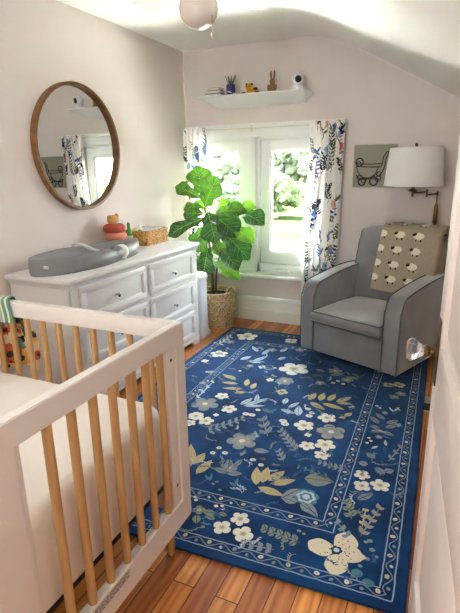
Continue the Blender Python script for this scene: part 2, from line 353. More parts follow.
RUG_LEAVES = [(-1.364,3.044,-1.509,3.103,0.023,'y'),(-1.323,2.986,-1.454,2.969,0.022,'y'),(-1.256,2.923,-1.403,2.879,0.022,'y'),(-1.217,2.886,-1.29,2.839,0.022,'y'),(-1.255,2.977,-1.288,3.095,0.022,'y'),(-1.202,2.945,-1.206,3.053,0.022,'y'),(-1.372,3.06,-1.458,3.104,0.015,'y'),(-0.772,2.939,-0.755,3.062,0.025,'y'),(-0.699,2.954,-0.704,3.083,0.025,'y'),(-0.649,2.975,-0.623,3.1,0.025,'y'),(-0.596,2.981,-0.511,3.097,0.025,'y'),(-0.758,2.914,-0.637,2.842,0.025,'y'),(-0.679,2.931,-0.517,2.893,0.025,'y'),(-0.587,2.97,-0.491,2.994,0.018,'y'),(-1.147,1.953,-1.252,2.141,0.028,'y'),(-1.141,1.975,-1.134,2.092,0.029,'y'),(-1.089,1.901,-1.068,2.047,0.028,'y'),(-0.767,1.94,-0.818,2.084,0.027,'y'),(-0.745,1.967,-0.764,2.107,0.027,'y'),(-0.723,1.994,-0.67,2.109,0.027,'y'),(-0.705,1.976,-0.595,2.058,0.027,'y'),(-0.752,1.929,-0.611,1.915,0.027,'y'),(-1.179,2.69,-1.136,2.819,0.021,'p'),(-1.155,2.685,-1.028,2.865,0.021,'p'),(-1.155,2.685,-1.013,2.745,0.017,'p'),(-1.095,2.772,-1.127,2.89,0.017,'p'),(-0.911,2.818,-0.92,2.91,0.021,'p'),(-0.869,2.775,-0.82,2.887,0.017,'p'),(-0.913,2.741,-0.796,2.717,0.02,'p'),(-0.777,2.697,-0.81,2.83,0.027,'p'),(-0.555,1.997,-0.622,1.887,0.027,'g'),(-0.523,1.921,-0.421,1.831,0.026,'g'),(-0.539,1.891,-0.622,1.903,0.026,'g'),(-0.524,1.89,-0.436,1.853,0.026,'g'),(-0.562,2.09,-0.414,2.118,0.055,'h'),(-0.288,2.795,-0.355,2.875,0.02,'g'),(-0.276,2.748,-0.341,2.746,0.02,'g'),(-0.249,2.811,-0.181,2.893,0.02,'g'),(-0.248,2.76,-0.18,2.827,0.02,'g'),(-0.256,2.731,-0.324,2.678,0.02,'g'),(-0.253,2.708,-0.182,2.689,0.019,'g'),(-0.261,2.86,-0.332,2.927,0.017,'g'),(-0.227,2.986,-0.259,3.046,0.008,'p'),(-0.227,2.986,-0.193,3.073,0.008,'p'),(-0.258,2.541,-0.29,2.495,0.009,'p'),(-0.216,2.559,-0.23,2.622,0.009,'p'),(-0.191,2.277,-0.239,2.332,0.023,'g'),(-0.194,2.303,-0.148,2.341,0.023,'g'),(-0.28,2.333,-0.334,2.34,0.023,'g'),(-0.259,2.402,-0.31,2.453,0.018,'g'),(-0.282,2.025,-0.216,2.11,0.021,'g'),(-0.284,2.064,-0.244,2.05,0.016,'g'),(-0.934,1.977,-1.03,1.983,0.022,'g'),(-0.948,1.971,-0.863,1.998,0.022,'g'),(-0.957,2.015,-0.981,2.094,0.022,'g'),(-0.932,2.025,-0.916,2.122,0.014,'g'),(-0.937,1.629,-0.913,1.576,0.02,'s'),(-0.921,1.658,-0.862,1.676,0.02,'s'),(-0.899,1.646,-0.846,1.633,0.015,'s'),(-0.854,1.68,-0.803,1.68,0.013,'s'),(-0.995,1.878,-1.042,1.912,0.008,'t'),(-0.995,1.878,-1.016,1.942,0.008,'t'),(-0.861,1.891,-0.902,1.909,0.008,'t'),(-0.861,1.891,-0.873,1.957,0.008,'t'),(-0.978,2.376,-0.911,2.368,0.025,'g'),(-0.898,2.225,-0.803,2.244,0.024,'g'),(-0.942,2.142,-0.934,2.209,0.012,'g'),(-1.492,3.416,-1.433,3.535,0.025,'p'),(-1.384,3.414,-1.308,3.586,0.025,'p'),(-1.422,3.421,-1.3,3.425,0.025,'p'),(-1.363,3.588,-1.348,3.747,0.021,'p'),(-1.419,3.64,-1.522,3.756,0.022,'p'),(-0.732,3.384,-0.638,3.483,0.024,'s'),(-0.623,3.409,-0.513,3.416,0.024,'s'),(-0.785,3.443,-0.871,3.47,0.02,'g'),(-1.244,3.712,-1.209,3.829,0.022,'p'),(-1.16,3.623,-1.208,3.532,0.021,'p'),(-0.501,2.813,-0.467,2.87,0.02,'y'),(-0.492,2.803,-0.536,2.771,0.013,'y'),(-0.96,2.677,-1.015,2.713,0.013,'t'),(-0.96,2.677,-0.931,2.734,0.013,'t'),(-1.22,2.313,-1.173,2.294,0.011,'g'),(-1.22,2.313,-1.238,2.382,0.011,'g'),(-1.195,2.353,-1.151,2.335,0.011,'g'),(-1.195,2.353,-1.212,2.418,0.011,'g'),(-1.171,2.394,-1.13,2.376,0.011,'g'),(-1.171,2.394,-1.186,2.456,0.011,'g'),(-1.145,2.435,-1.107,2.418,0.012,'g'),(-1.145,2.435,-1.159,2.493,0.012,'g'),(-1.119,2.477,-1.085,2.461,0.012,'g'),(-1.119,2.477,-1.132,2.532,0.012,'g'),(-1.093,2.52,-1.061,2.505,0.012,'g'),(-1.093,2.52,-1.104,2.571,0.012,'g'),(-1.232,2.293,-1.08,2.542,0.005,'g'),(-0.885,2.418,-0.89,2.519,0.015,'g'),(-0.885,2.418,-0.949,2.438,0.015,'g'),(-0.921,2.482,-0.927,2.573,0.015,'g'),(-0.921,2.482,-0.979,2.501,0.015,'g'),(-0.96,2.549,-0.966,2.63,0.016,'g'),(-0.96,2.549,-1.01,2.566,0.016,'g'),(-0.867,2.387,-0.98,2.584,0.005,'g'),(-0.676,2.317,-0.691,2.393,0.011,'g'),(-0.676,2.317,-0.716,2.305,0.011,'g'),(-0.702,2.347,-0.716,2.419,0.011,'g'),(-0.702,2.347,-0.74,2.336,0.011,'g'),(-0.729,2.377,-0.743,2.445,0.011,'g'),(-0.729,2.377,-0.764,2.366,0.011,'g'),(-0.756,2.408,-0.77,2.473,0.011,'g'),(-0.756,2.408,-0.789,2.398,0.011,'g'),(-0.784,2.44,-0.797,2.501,0.011,'g'),(-0.784,2.44,-0.815,2.431,0.011,'g'),(-0.813,2.473,-0.825,2.529,0.011,'g'),(-0.813,2.473,-0.841,2.464,0.011,'g'),(-0.664,2.303,-0.827,2.49,0.005,'g'),(-0.711,2.199,-0.717,2.258,0.008,'g'),(-0.711,2.199,-0.747,2.2,0.008,'g'),(-0.733,2.231,-0.739,2.283,0.008,'g'),(-0.733,2.231,-0.765,2.232,0.008,'g'),(-0.756,2.263,-0.761,2.309,0.008,'g'),(-0.756,2.263,-0.783,2.265,0.008,'g'),(-0.7,2.183,-0.768,2.28,0.005,'g'),(-0.221,1.81,-0.189,1.831,0.011,'b'),(-0.221,1.81,-0.239,1.857,0.011,'b'),(-0.211,1.855,-0.18,1.875,0.011,'b'),(-0.211,1.855,-0.227,1.9,0.011,'b'),(-0.2,1.902,-0.172,1.92,0.011,'b'),(-0.2,1.902,-0.215,1.945,0.011,'b'),(-0.189,1.951,-0.163,1.968,0.011,'b'),(-0.189,1.951,-0.202,1.991,0.011,'b'),(-0.177,2.001,-0.154,2.016,0.012,'b'),(-0.177,2.001,-0.189,2.038,0.012,'b'),(-0.226,1.788,-0.171,2.027,0.004,'b'),(-0.229,1.868,-0.213,1.893,0.009,'c'),(-0.229,1.868,-0.247,1.889,0.009,'c'),(-0.23,1.913,-0.216,1.936,0.009,'c'),(-0.23,1.913,-0.246,1.933,0.009,'c'),(-0.232,1.961,-0.22,1.98,0.009,'c'),(-0.232,1.961,-0.246,1.978,0.009,'c'),(-0.228,1.846,-0.233,1.985,0.004,'c'),(-0.286,1.899,-0.276,1.956,0.015,'s'),(-0.286,1.899,-0.323,1.908,0.015,'s'),(-0.303,1.94,-0.295,1.991,0.016,'s'),(-0.303,1.94,-0.336,1.949,0.016,'s'),(-0.321,1.983,-0.314,2.027,0.016,'s'),(-0.321,1.983,-0.349,1.99,0.016,'s'),(-0.278,1.879,-0.33,2.005,0.004,'s'),(-0.47,1.653,-0.495,1.693,0.014,'s'),(-0.47,1.653,-0.493,1.619,0.014,'s'),(-0.505,1.657,-0.529,1.694,0.014,'s'),(-0.505,1.657,-0.526,1.625,0.014,'s'),(-0.54,1.661,-0.563,1.695,0.014,'s'),(-0.54,1.661,-0.559,1.632,0.014,'s'),(-0.577,1.665,-0.598,1.696,0.015,'s'),(-0.577,1.665,-0.594,1.638,0.015,'s'),(-0.614,1.668,-0.633,1.697,0.015,'s'),(-0.614,1.668,-0.629,1.644,0.015,'s'),(-0.453,1.652,-0.632,1.67,0.004,'s'),(-0.555,1.57,-0.582,1.597,0.012,'g'),(-0.555,1.57,-0.569,1.537,0.012,'g'),(-0.592,1.564,-0.617,1.589,0.012,'g'),(-0.592,1.564,-0.605,1.534,0.012,'g'),(-0.63,1.558,-0.652,1.581,0.012,'g'),(-0.63,1.558,-0.64,1.532,0.012,'g'),(-0.667,1.553,-0.688,1.572,0.012,'g'),(-0.667,1.553,-0.676,1.529,0.012,'g'),(-0.537,1.572,-0.686,1.55,0.004,'g'),(-0.398,2.242,-0.418,2.281,0.009,'g'),(-0.398,2.242,-0.414,2.209,0.009,'g'),(-0.427,2.245,-0.446,2.281,0.009,'g'),(-0.427,2.245,-0.442,2.214,0.009,'g'),(-0.456,2.248,-0.474,2.281,0.009,'g'),(-0.456,2.248,-0.47,2.219,0.009,'g'),(-0.486,2.251,-0.503,2.281,0.009,'g'),(-0.486,2.251,-0.498,2.225,0.009,'g'),(-0.516,2.254,-0.532,2.281,0.009,'g'),(-0.516,2.254,-0.527,2.23,0.009,'g'),(-0.383,2.241,-0.532,2.256,0.005,'g'),(-0.458,2.146,-0.474,2.175,0.007,'t'),(-0.458,2.146,-0.471,2.121,0.007,'t'),(-0.495,2.152,-0.51,2.179,0.007,'t'),(-0.495,2.152,-0.507,2.129,0.007,'t'),(-0.533,2.158,-0.547,2.183,0.007,'t'),(-0.533,2.158,-0.544,2.137,0.007,'t'),(-0.571,2.164,-0.584,2.188,0.007,'t'),(-0.571,2.164,-0.581,2.145,0.007,'t'),(-0.61,2.171,-0.622,2.192,0.007,'t'),(-0.61,2.171,-0.619,2.153,0.007,'t'),(-0.44,2.143,-0.63,2.174,0.004,'t'),(-0.178,2.435,-0.152,2.448,0.009,'g'),(-0.178,2.435,-0.189,2.485,0.009,'g'),(-0.161,2.501,-0.138,2.512,0.009,'g'),(-0.161,2.501,-0.17,2.546,0.009,'g'),(-0.144,2.57,-0.124,2.579,0.009,'g'),(-0.144,2.57,-0.151,2.609,0.009,'g'),(-0.186,2.403,-0.134,2.605,0.005,'g'),(-0.275,1.768,-0.276,1.808,0.011,'g'),(-0.275,1.768,-0.301,1.762,0.011,'g'),(-0.302,1.8,-0.303,1.836,0.011,'g'),(-0.302,1.8,-0.325,1.794,0.011,'g'),(-0.329,1.833,-0.331,1.864,0.011,'g'),(-0.329,1.833,-0.349,1.828,0.011,'g'),(-0.262,1.753,-0.344,1.85,0.004,'g'),(-1.814,3.696,-1.766,3.683,0.011,'p'),(-1.814,3.696,-1.857,3.799,0.011,'p'),(-1.809,3.762,-1.766,3.749,0.011,'p'),(-1.809,3.762,-1.848,3.857,0.011,'p'),(-1.805,3.829,-1.766,3.817,0.011,'p'),(-1.805,3.829,-1.84,3.915,0.011,'p'),(-1.8,3.897,-1.766,3.886,0.011,'p'),(-1.8,3.897,-1.831,3.975,0.011,'p'),(-1.816,3.664,-1.798,3.932,0.007,'p'),(-1.496,2.677,-1.474,2.683,0.009,'p'),(-1.496,2.677,-1.521,2.72,0.009,'p'),(-1.5,2.76,-1.48,2.765,0.009,'p'),(-1.5,2.76,-1.523,2.8,0.009,'p'),(-1.504,2.846,-1.486,2.851,0.009,'p'),(-1.504,2.846,-1.525,2.884,0.009,'p'),(-1.509,2.936,-1.492,2.94,0.009,'p'),(-1.509,2.936,-1.527,2.971,0.009,'p'),(-1.494,2.637,-1.511,2.983,0.006,'p')]
RUG_DOTS = [(-1.084,2.168,0.016,'w'),(-1.093,2.109,0.017,'w'),(-1.031,2.136,0.018,'w'),(-0.862,2.135,0.017,'w'),(-0.815,2.165,0.015,'w'),(-0.805,2.109,0.016,'w'),(-0.883,1.719,0.011,'w'),(-0.857,1.731,0.009,'w'),(-0.844,1.714,0.01,'w'),(-1.006,1.737,0.009,'w'),(-0.991,1.72,0.01,'w'),(-0.743,2.813,0.02,'w'),(-0.705,2.77,0.02,'w'),(-0.712,2.725,0.023,'w'),(-0.845,2.6,0.026,'w'),(-0.822,2.569,0.026,'w'),(-0.334,3.029,0.011,'w'),(-0.312,3.009,0.011,'w'),(-0.319,2.607,0.01,'w'),(-0.303,2.579,0.01,'w'),(-0.32,2.549,0.01,'w'),(-0.183,1.781,0.012,'s'),(-0.167,1.733,0.013,'s'),(-0.178,1.676,0.011,'g'),(-0.147,1.701,0.01,'g'),(-0.198,1.768,0.01,'s'),(-0.203,1.588,0.023,'t'),(-0.155,1.557,0.023,'t'),(-0.219,1.534,0.009,'g'),(-0.198,1.628,0.009,'g'),(-0.815,2.165,0.014,'w'),(-0.959,1.884,0.011,'t'),(-0.917,1.833,0.011,'t'),(-0.876,1.572,0.01,'s'),(-0.711,1.771,0.01,'g'),(-0.97,1.862,0.009,'g'),(-0.477,1.718,0.01,'g'),(-0.452,1.709,0.008,'g'),(-0.679,2.63,0.006,'y'),(-1.094,2.592,0.023,'w'),(-1.053,2.595,0.023,'w'),(-1.042,2.672,0.017,'w'),(-1.338,3.432,0.013,'w'),(-1.207,3.268,0.013,'w'),(-1.169,3.369,0.013,'w'),(-1.403,3.209,0.013,'w'),(-0.682,3.27,0.015,'w'),(-0.656,3.318,0.015,'w'),(-0.611,3.281,0.015,'w'),(-1.864,3.701,0.014,'w'),(-1.634,3.092,0.013,'w'),(-1.536,2.789,0.012,'w')]
SKY, FILL_UP, FILL_REAR, EXPO, SUN = 21, 62, 8.0, 1.3, 225
MRY, MRZ = -0.004, -0.005
# ================================================================== ROOM
LX, BY, CZ = -2.551, 4.538, 2.64          # left wall, back wall, flat ceiling height
RX, FY = 0.80, -1.7                       # knee wall, wall behind the viewer
OX0, OX1, OZ0, OZ1 = -2.505, -1.10, 0.50, 1.83   # window opening
MX = -1.83                                # centre of the mullion

mb = MB().box(LX - .12, RX + .12, FY - .12, BY + .2, -.1, 0, FLOOR)
struct(mb, 'floor')
mb = MB().box(LX - .12, LX, FY - .12, BY + .2, 0, CZ + .1, WALL); struct(mb, 'wall_left')
mb = MB()
mb.box(LX, OX0, BY, BY + .2, 0, CZ + .1, WALL); mb.box(OX1, RX + .12, BY, BY + .2, 0, CZ + .1, WALL)
mb.box(OX0, OX1, BY, BY + .2, 0, OZ0, WALL); mb.box(OX0, OX1, BY, BY + .2, OZ1, CZ + .1, WALL)
struct(mb, 'wall_back')
mb = MB().box(RX, RX + .12, FY, BY, 0, 1.75, WALL); struct(mb, 'wall_right')
mb = MB().box(LX, RX, FY - .12, FY, 0, CZ + .1, WALL); struct(mb, 'wall_front')
# ceiling: flat, a soft bend, then the slope under the roof
prof = [(LX, CZ)]
kx, kz, sl = -1.12, CZ, 0.545
for i in range(13):
    t = i / 12; a = Vector((kx - .26, kz)); b = Vector((kx, kz)); c = Vector((kx + .26, kz - .26 * sl))
    p = a * (1 - t) ** 2 + b * 2 * t * (1 - t) + c * t * t; prof.append((p.x, p.y))
prof.append((RX + .02, kz - (RX + .02 - kx) * sl))
vs = [(x, y, z) for (x, z) in prof for y in (FY - .12, BY + .2)]
vs2 = [(x, y, z + .12) for (x, y, z) in vs]; n = len(prof); k = len(vs)
fs = [(2 * i, 2 * i + 1, 2 * i + 3, 2 * i + 2) for i in range(n - 1)]
fs += [tuple(k + a for a in f) for f in fs]
fs += [(2 * i, 2 * i + 2, k + 2 * i + 2, k + 2 * i) for i in range(n - 1)] + [(2 * i + 1, 2 * i + 3, k + 2 * i + 3, k + 2 * i + 1) for i in range(n - 1)]
fs += [(0, 1, k + 1, k), (2 * n - 2, 2 * n - 1, k + 2 * n - 1, k + 2 * n - 2)]
mb = MB().add(vs + vs2, fs, CEIL); struct(mb, 'ceiling', smooth=50)

# baseboards: two boards and a moulded cap
def baseboard(name, axis, a0, a1, wall, s):
    p = [(0, 0), (.024, 0), (.024, .115), (.018, .125), (.018, .205), (.024, .215), (.024, .228), (.012, .25), (0, .255)]
    mb = MB().prism([(wall + s * d, z) for d, z in p], axis, a0, a1, WHITE)
    return struct(mb, name, smooth=20)
def baseboard_y(name, x, y0, y1, s):
    p = [(0, 0), (.024, 0), (.024, .115), (.018, .125), (.018, .205), (.024, .215), (.024, .228), (.012, .25), (0, .255)]
    return struct(MB().prism([(x + s * d, z) for d, z in p], 'y', y0, y1, WHITE), name, smooth=20)
p = [(0, 0), (.024, 0), (.024, .115), (.018, .125), (.018, .205), (.024, .215), (.024, .228), (.012, .25), (0, .255)]
struct(MB().prism([(BY - d, z) for d, z in p], 'x', LX, RX, WHITE), 'baseboard_back', smooth=20)
baseboard_y('baseboard_left', LX, FY, BY - .03, 1)
baseboard_y('baseboard_right', RX, FY, BY - .03, -1)

# window casing, stool and apron
mb = MB()
mb.box(LX + .002, -.948, BY - .022, BY, 1.825, 1.935, WHITE, .004)
mb.box(LX + .002, -.940, BY - .034, BY, 1.930, 1.948, WHITE, .004)
mb.box(-1.105, -.952, BY - .022, BY, .50, 1.828, WHITE, .004)
mb.box(LX + .002, -2.500, BY - .022, BY, .50, 1.828, WHITE, .004)
struct(mb, 'trim_1')
mb = MB().box(LX + .002, -.93, BY - .09, BY, .472, .50, WHITE, .008)
mb.box(OX0, OX1, BY, BY + .19, .47, .515, WHITE)
struct(mb, 'trim_2')
# the mullion between the two casements
mb = MB().box(MX - .04, MX + .04, BY - .02, BY + .19, .515, 1.83, WHITE, .004)
struct(mb, 'trim_3')

def sash(name, x0, x1, gx0, gx1, crank):
    """fixed jambs x0..x1, glass gx0..gx1, glass plane just behind y=4.64"""
    gz0, gz1 = .722, 1.698
    w = thing(name, None, None); w['kind'] = 'structure'
    mb = MB()
    mb.box(x0, x0 + .028, BY + .03, BY + .18, .515, 1.83, WHITE, .003); mb.box(x1 - .028, x1, BY + .03, BY + .18, .515, 1.83, WHITE, .003)
    mb.box(x0, x1, BY + .03, BY + .18, 1.802, 1.83, WHITE, .003); mb.box(x0, x1, BY + .03, BY + .18, .515, .60, WHITE, .003)
    mb.build('window_frame', w)
    mb = MB()
    y0, y1 = BY + .06, BY + .125
    a0, a1, b0, b1 = x0 + .03, x1 - .03, .602, 1.80
    mb.box(a0, gx0, y0, y1, b0, b1, WHITE, .004); mb.box(gx1, a1, y0, y1, b0, b1, WHITE, .004)
    mb.box(gx0 - .002, gx1 + .002, y0, y1, gz1, b1, WHITE, .004); mb.box(gx0 - .002, gx1 + .002, y0, y1, b0, gz0, WHITE, .004)
    # glazing bead
    e = .012
    for (u0, u1, v0, v1) in ((gx0, gx0 + e, gz0, gz1), (gx1 - e, gx1, gz0, gz1), (gx0, gx1, gz0, gz0 + e), (gx0, gx1, gz1 - e, gz1)):
        mb.box(u0, u1, y0 + .02, y1 - .01, v0, v1, WHITE, .003)
    s = mb.build('sash', w)
    MB().box(gx0, gx1, BY + .1, BY + .104, gz0, gz1, GLASS).build('pane', s)
    if crank:
        mb = MB(); cx = (gx0 + gx1) / 2 - .06
        mb.box(cx - .06, cx + .07, BY + .005, BY + .035, .515, .545, WHITE, .008, 3)
        mb.tube(catmull([(cx + .03, BY + .01, .545), (cx - .01, BY - .005, .562), (cx - .06, BY - .01, .560)]), .007, WHITE, 8)
        mb.ball((cx - .065, BY - .012, .558), .012, WHITE, 2)
        mb.build('crank_handle', w)
        mb = MB().box(x0 + .004, x0 + .024, BY + .012, BY + .03, .86, .93, WHITE, .005); mb.tube([(x0 + .014, BY + .012, .90), (x0 + .02, BY - .02, .86), (x0 + .02, BY - .025, .80)], .007, WHITE, 8)
        mb.build('lock_lever', w)
    return w
sash('window_1', OX0, MX - .04, -2.385, -1.995, False)
sash('window_2', MX + .04, OX1, -1.667, -1.225, True)

# panelled door standing open beside the viewer, latch edge towards the window
tipx, tipy, hx, hy = -.006, 1.515, .085, .60
dl = math.hypot(hx - tipx, hy - tipy)
ang = math.atan2(tipy - hy, tipx - hx)
D = thing('door_1', None, None, loc=(hx, hy, 0), rz=ang); D['kind'] = 'structure'   # local x runs hinge -> latch, +y is the room face
mb = MB()
T = .036
def dbox(x0, x1, z0, z1, y0=-T, y1=0.0, b=.0015): mb.box(x0, x1, y0, y1, z0, z1, DOORM, b)
sw = .115
dbox(0, sw, .008, 2.03); dbox(dl - sw, dl, .008, 2.03)
dbox(sw, dl - sw, .008, .235); dbox(sw, dl - sw, .83, 1.05); dbox(sw, dl - sw, 1.90, 2.03)
for (z0, z1) in ((.235, .83), (1.05, 1.90)):
    dbox(sw, dl - sw, z0, z1, -T + .013, -.016, 0)
    dbox(sw + .05, dl - sw - .05, z0 + .05, z1 - .05, -T + .006, -.008, .006)
door = mb.build('door_slab', D)
KZ, KX = 1.02, dl - .06
mb = MB().box(KX - .028, KX + .028, 0, .005, KZ - .1, KZ + .1, DBRASS, .003)
plate = mb.build('knob_plate', D)
kr = [(.022, .003), (.022, .010), (.012, .013), (.012, .022), (.017, .026), (.019, .031), (.019, .036), (.014, .040)]
MB().lathe([(r, z) for r, z in kr], BRASS, (KX, 0, KZ), 24, 'y').build('knob_neck', D)
KG = bpy.data.materials.new('cut_glass'); KG.use_nodes = True
kb = KG.node_tree.nodes['Principled BSDF']; kb.inputs['Transmission Weight'].default_value = .92; kb.inputs['Roughness'].default_value = .03; kb.inputs['IOR'].default_value = 1.48; kb.inputs['Base Color'].default_value = (.95, .97, .96, 1)
MB().lathe([(.013, .036), (.017, .042), (.031, .062), (.037, .070), (.037, .079), (.030, .087), (.014, .089), (.0001, .089)], KG, (KX, 0, KZ), 8, 'y').build('door_handle', D, smooth=10)
MB().box(dl - .0005, dl + .0015, -.028, -.008, KZ - .06, KZ + .06, DBRASS).build('latch_plate', D)

# ================================================================== OUTSIDE
LAWN = mat('lawn', rgb(24, 31, 15), 1.0, col2=rgb(30, 36, 20), scale=.25, spec=0)
PATH = mat('gravel_path', rgb(38, 37, 35), 1.0, spec=0)
mb = MB().box(-220, 120, 6, 300, -3.1, -2.9, LAWN)
g = struct(mb, 'ground')
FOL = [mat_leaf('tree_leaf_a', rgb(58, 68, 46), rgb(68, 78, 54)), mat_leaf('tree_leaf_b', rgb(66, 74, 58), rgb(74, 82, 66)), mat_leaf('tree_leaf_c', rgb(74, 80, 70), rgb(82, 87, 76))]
def tree(label, x, y, h, r, m, seed):
    rr = random.Random(seed)
    t = thing('garden_tree', label, 'tree', 'trees on the lawn', (x, y, -2.9))
    MB().tube([(0, 0, -.1), (.1, 0, h * .3), (0, .1, h * .6)], [r * .09, r * .07, r * .04], BARK, 8).build('trunk', t)
    mb = MB()
    for i in range(26):
        a = rr.uniform(0, 2 * PI); d = r * rr.uniform(.1, .85); zz = h * rr.uniform(.35, .95); q = r * rr.uniform(.22, .44) * (1.15 - abs(zz / h - .6))
        b = bmesh.new(); bmesh.ops.create_icosphere(b, subdivisions=4, radius=q)
        for v in b.verts:
            v.co *= 1 + .55 * mnoise.fractal(v.co * (1.6 / q) + Vector((i * 7.1, seed, 0)), .8, 2.2, 5)
            v.co += Vector((d * math.cos(a), d * math.sin(a), zz))
        mb.bm(b, m)
    mb.build('crown', t, smooth=60)
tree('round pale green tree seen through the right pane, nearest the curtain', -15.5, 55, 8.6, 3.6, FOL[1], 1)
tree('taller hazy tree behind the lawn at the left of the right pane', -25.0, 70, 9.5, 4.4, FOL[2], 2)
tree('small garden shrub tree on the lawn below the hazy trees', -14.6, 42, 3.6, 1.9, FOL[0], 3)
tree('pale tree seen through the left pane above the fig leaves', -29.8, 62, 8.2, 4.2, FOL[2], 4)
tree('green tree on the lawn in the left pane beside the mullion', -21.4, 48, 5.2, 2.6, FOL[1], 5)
MB().box(-60, 40, 33, 36.5, -2.9, -2.88, PATH).build('path')['kind'] = 'structure'

# unseen pale slab added under the window to bounce daylight onto the ceiling
mb = MB().prism([(BY + .205, .36), (7.0, .06), (7.0, -.06), (BY + .205, .22)], 'x', -7.0, -1.0, shade_mat('bounce_slab_pale', 232, 231, 226, .9))
mb.box(-7.0, -1.0, 7.0, 7.1, -.1, .08, WHITE, .01)
struct(mb, 'bounce_slab')
# ================================================================== RUG
NAVY = mat('rug_navy', rgb(6, 36, 76), 0.9, col2=rgb(16, 68, 122), scale=5, bump=.25, bscale=220, detail=6, spec=.1, sheen=.45)
NAVY.node_tree.nodes['Principled BSDF'].inputs['Sheen Tint'].default_value = (.55, .76, 1, 1)
NAVY.node_tree.nodes['Principled BSDF'].inputs['Sheen Roughness'].default_value = .35
RC = {'w': shade_mat('rug_white', 226, 222, 208, .9), 'W': shade_mat('rug_cream', 218, 208, 182, .9), 'c': shade_mat('rug_pale_gold', 190, 182, 150, .9),
      'y': shade_mat('rug_ochre', 184, 168, 116, .9), 'g': shade_mat('rug_slate', 126, 138, 148, .9), 'b': shade_mat('rug_taupe', 150, 148, 140, .9),
      's': shade_mat('rug_sage', 122, 138, 120, .9), 't': shade_mat('rug_teal', 66, 122, 140, .9), 'p': shade_mat('rug_ice', 180, 196, 208, .9),
      'h': shade_mat('rug_grey_green', 128, 136, 128, .9), 'n': shade_mat('rug_ink', 16, 34, 66, .9), 'l': shade_mat('rug_line', 138, 164, 190, .9), 'm': shade_mat('rug_mid_blue', 40, 86, 138, .9)}
rug = thing('area_rug', 'large navy blue floral area rug with a double vine border', 'rug', loc=(-1, 2.8, 0))
QT = [(-1.912, 4.195), (-.072, 4.215), (-.012, 1.462), (-1.89, 1.375)]   # TL TR BR BL
RT = .012
def rq(u, v):       # u across 0..1.87, v from the viewer's end 0..2.77 (metres) -> floor x,y
    a = u / 1.87; b = v / 2.77
    return tuple((QT[3][i] * (1 - a) + QT[2][i] * a) * (1 - b) + (QT[0][i] * (1 - a) + QT[1][i] * a) * b for i in (0, 1))
mb = MB()
b = bmesh.new()
lo = [b.verts.new((x + 1, y - 2.8, .0005)) for x, y in QT]; hi = [b.verts.new((x + 1, y - 2.8, RT)) for x, y in QT]
b.faces.new(lo); b.faces.new(hi[::-1])
for i in range(4): b.faces.new((lo[i], lo[(i + 1) % 4], hi[(i + 1) % 4], hi[i]))
bmesh.ops.bevel(b, geom=list(b.edges), offset=.004, segments=2, affect='EDGES')
mb.bm(b, NAVY)
mb.build('pile', rug)
mb = MB()
zl = [RT + .0010]
def poly(p, c, dz=0.0):
    q = [(x + 1, y - 2.8, zl[0] + dz) for x, y in p]
    ar = sum(q[i][0] * q[(i + 1) % len(q)][1] - q[(i + 1) % len(q)][0] * q[i][1] for i in range(len(q)))
    if ar < 0: q = q[::-1]
    mb.add(q, [tuple(range(len(q)))], RC[c])
def fan(p, c, dz=0.0):
    cx = sum(a for a, _ in p) / len(p); cy = sum(a for _, a in p) / len(p)
    q = [(x + 1, y - 2.8, zl[0] + dz) for x, y in p]; n = len(q)
    mb.add(q + [(cx + 1, cy - 2.8, zl[0] + dz)], [(i, (i + 1) % n, n) for i in range(n)], RC[c])
def quadstrip(pts, w, c, dz=0.0):
    s = strip2(pts, w); n = len(pts)
    mb.add([(x + 1, y - 2.8, zl[0] + dz) for x, y in s], [(i, i + 1, 2 * n - 2 - i, 2 * n - 1 - i) for i in range(n - 1)], RC[c])
def border(off, wd, amp, step, ll='l'):
    """two pale lines with a vine and berries between them"""
    o1, o2 = off, off + wd
    for o, w in ((o1, .0028), (o2, .0028)):
        L = [(o, o), (1.87 - o, o), (1.87 - o, 2.77 - o), (o, 2.77 - o)]
        for i in range(4):
            a, c = L[i], L[(i + 1) % 4]; n = 90
            quadstrip([rq(a[0] + (c[0] - a[0]) * t / n + R.uniform(-.0015, .0015), a[1] + (c[1] - a[1]) * t / n + R.uniform(-.0015, .0015)) for t in range(n + 1)], w, ll)
    om = (o1 + o2) / 2
    L = [(om, om), (1.87 - om, om), (1.87 - om, 2.77 - om), (om, 2.77 - om)]
    for i in range(4):
        a, c = L[i], L[(i + 1) % 4]; ln = math.hypot(c[0] - a[0], c[1] - a[1]); dx, dy = (c[0] - a[0]) / ln, (c[1] - a[1]) / ln
        n = int(ln / .012)
        quadstrip([rq(a[0] + dx * ln * t / n - dy * amp * math.sin(2 * PI * ln * t / n / step), a[1] + dy * ln * t / n + dx * amp * math.sin(2 * PI * ln * t / n / step)) for t in range(n + 1)], .0022, 'g', .0002)
        m = int(ln / (step / 2))
        for k in range(m):
            s = (k + .5) * step / 2; sg = -1 if k % 2 == 0 else 1
            u, v = a[0] + dx * s - dy * sg * amp * .35, a[1] + dy * s + dx * sg * amp * .35
            rr = .0115 if k % 2 else .0085
            fan(ell2(rq(u, v), rr, rr * .82, R.uniform(0, 3)), R.choice('wcWcg') if k % 2 else R.choice('gpgs'), .0004)
            if k % 2: fan(ell2(rq(u, v), rr * .35, rr * .3), 'b', .0007)
border(.048, .048, .015, .115)
border(.318, .056, .017, .115)
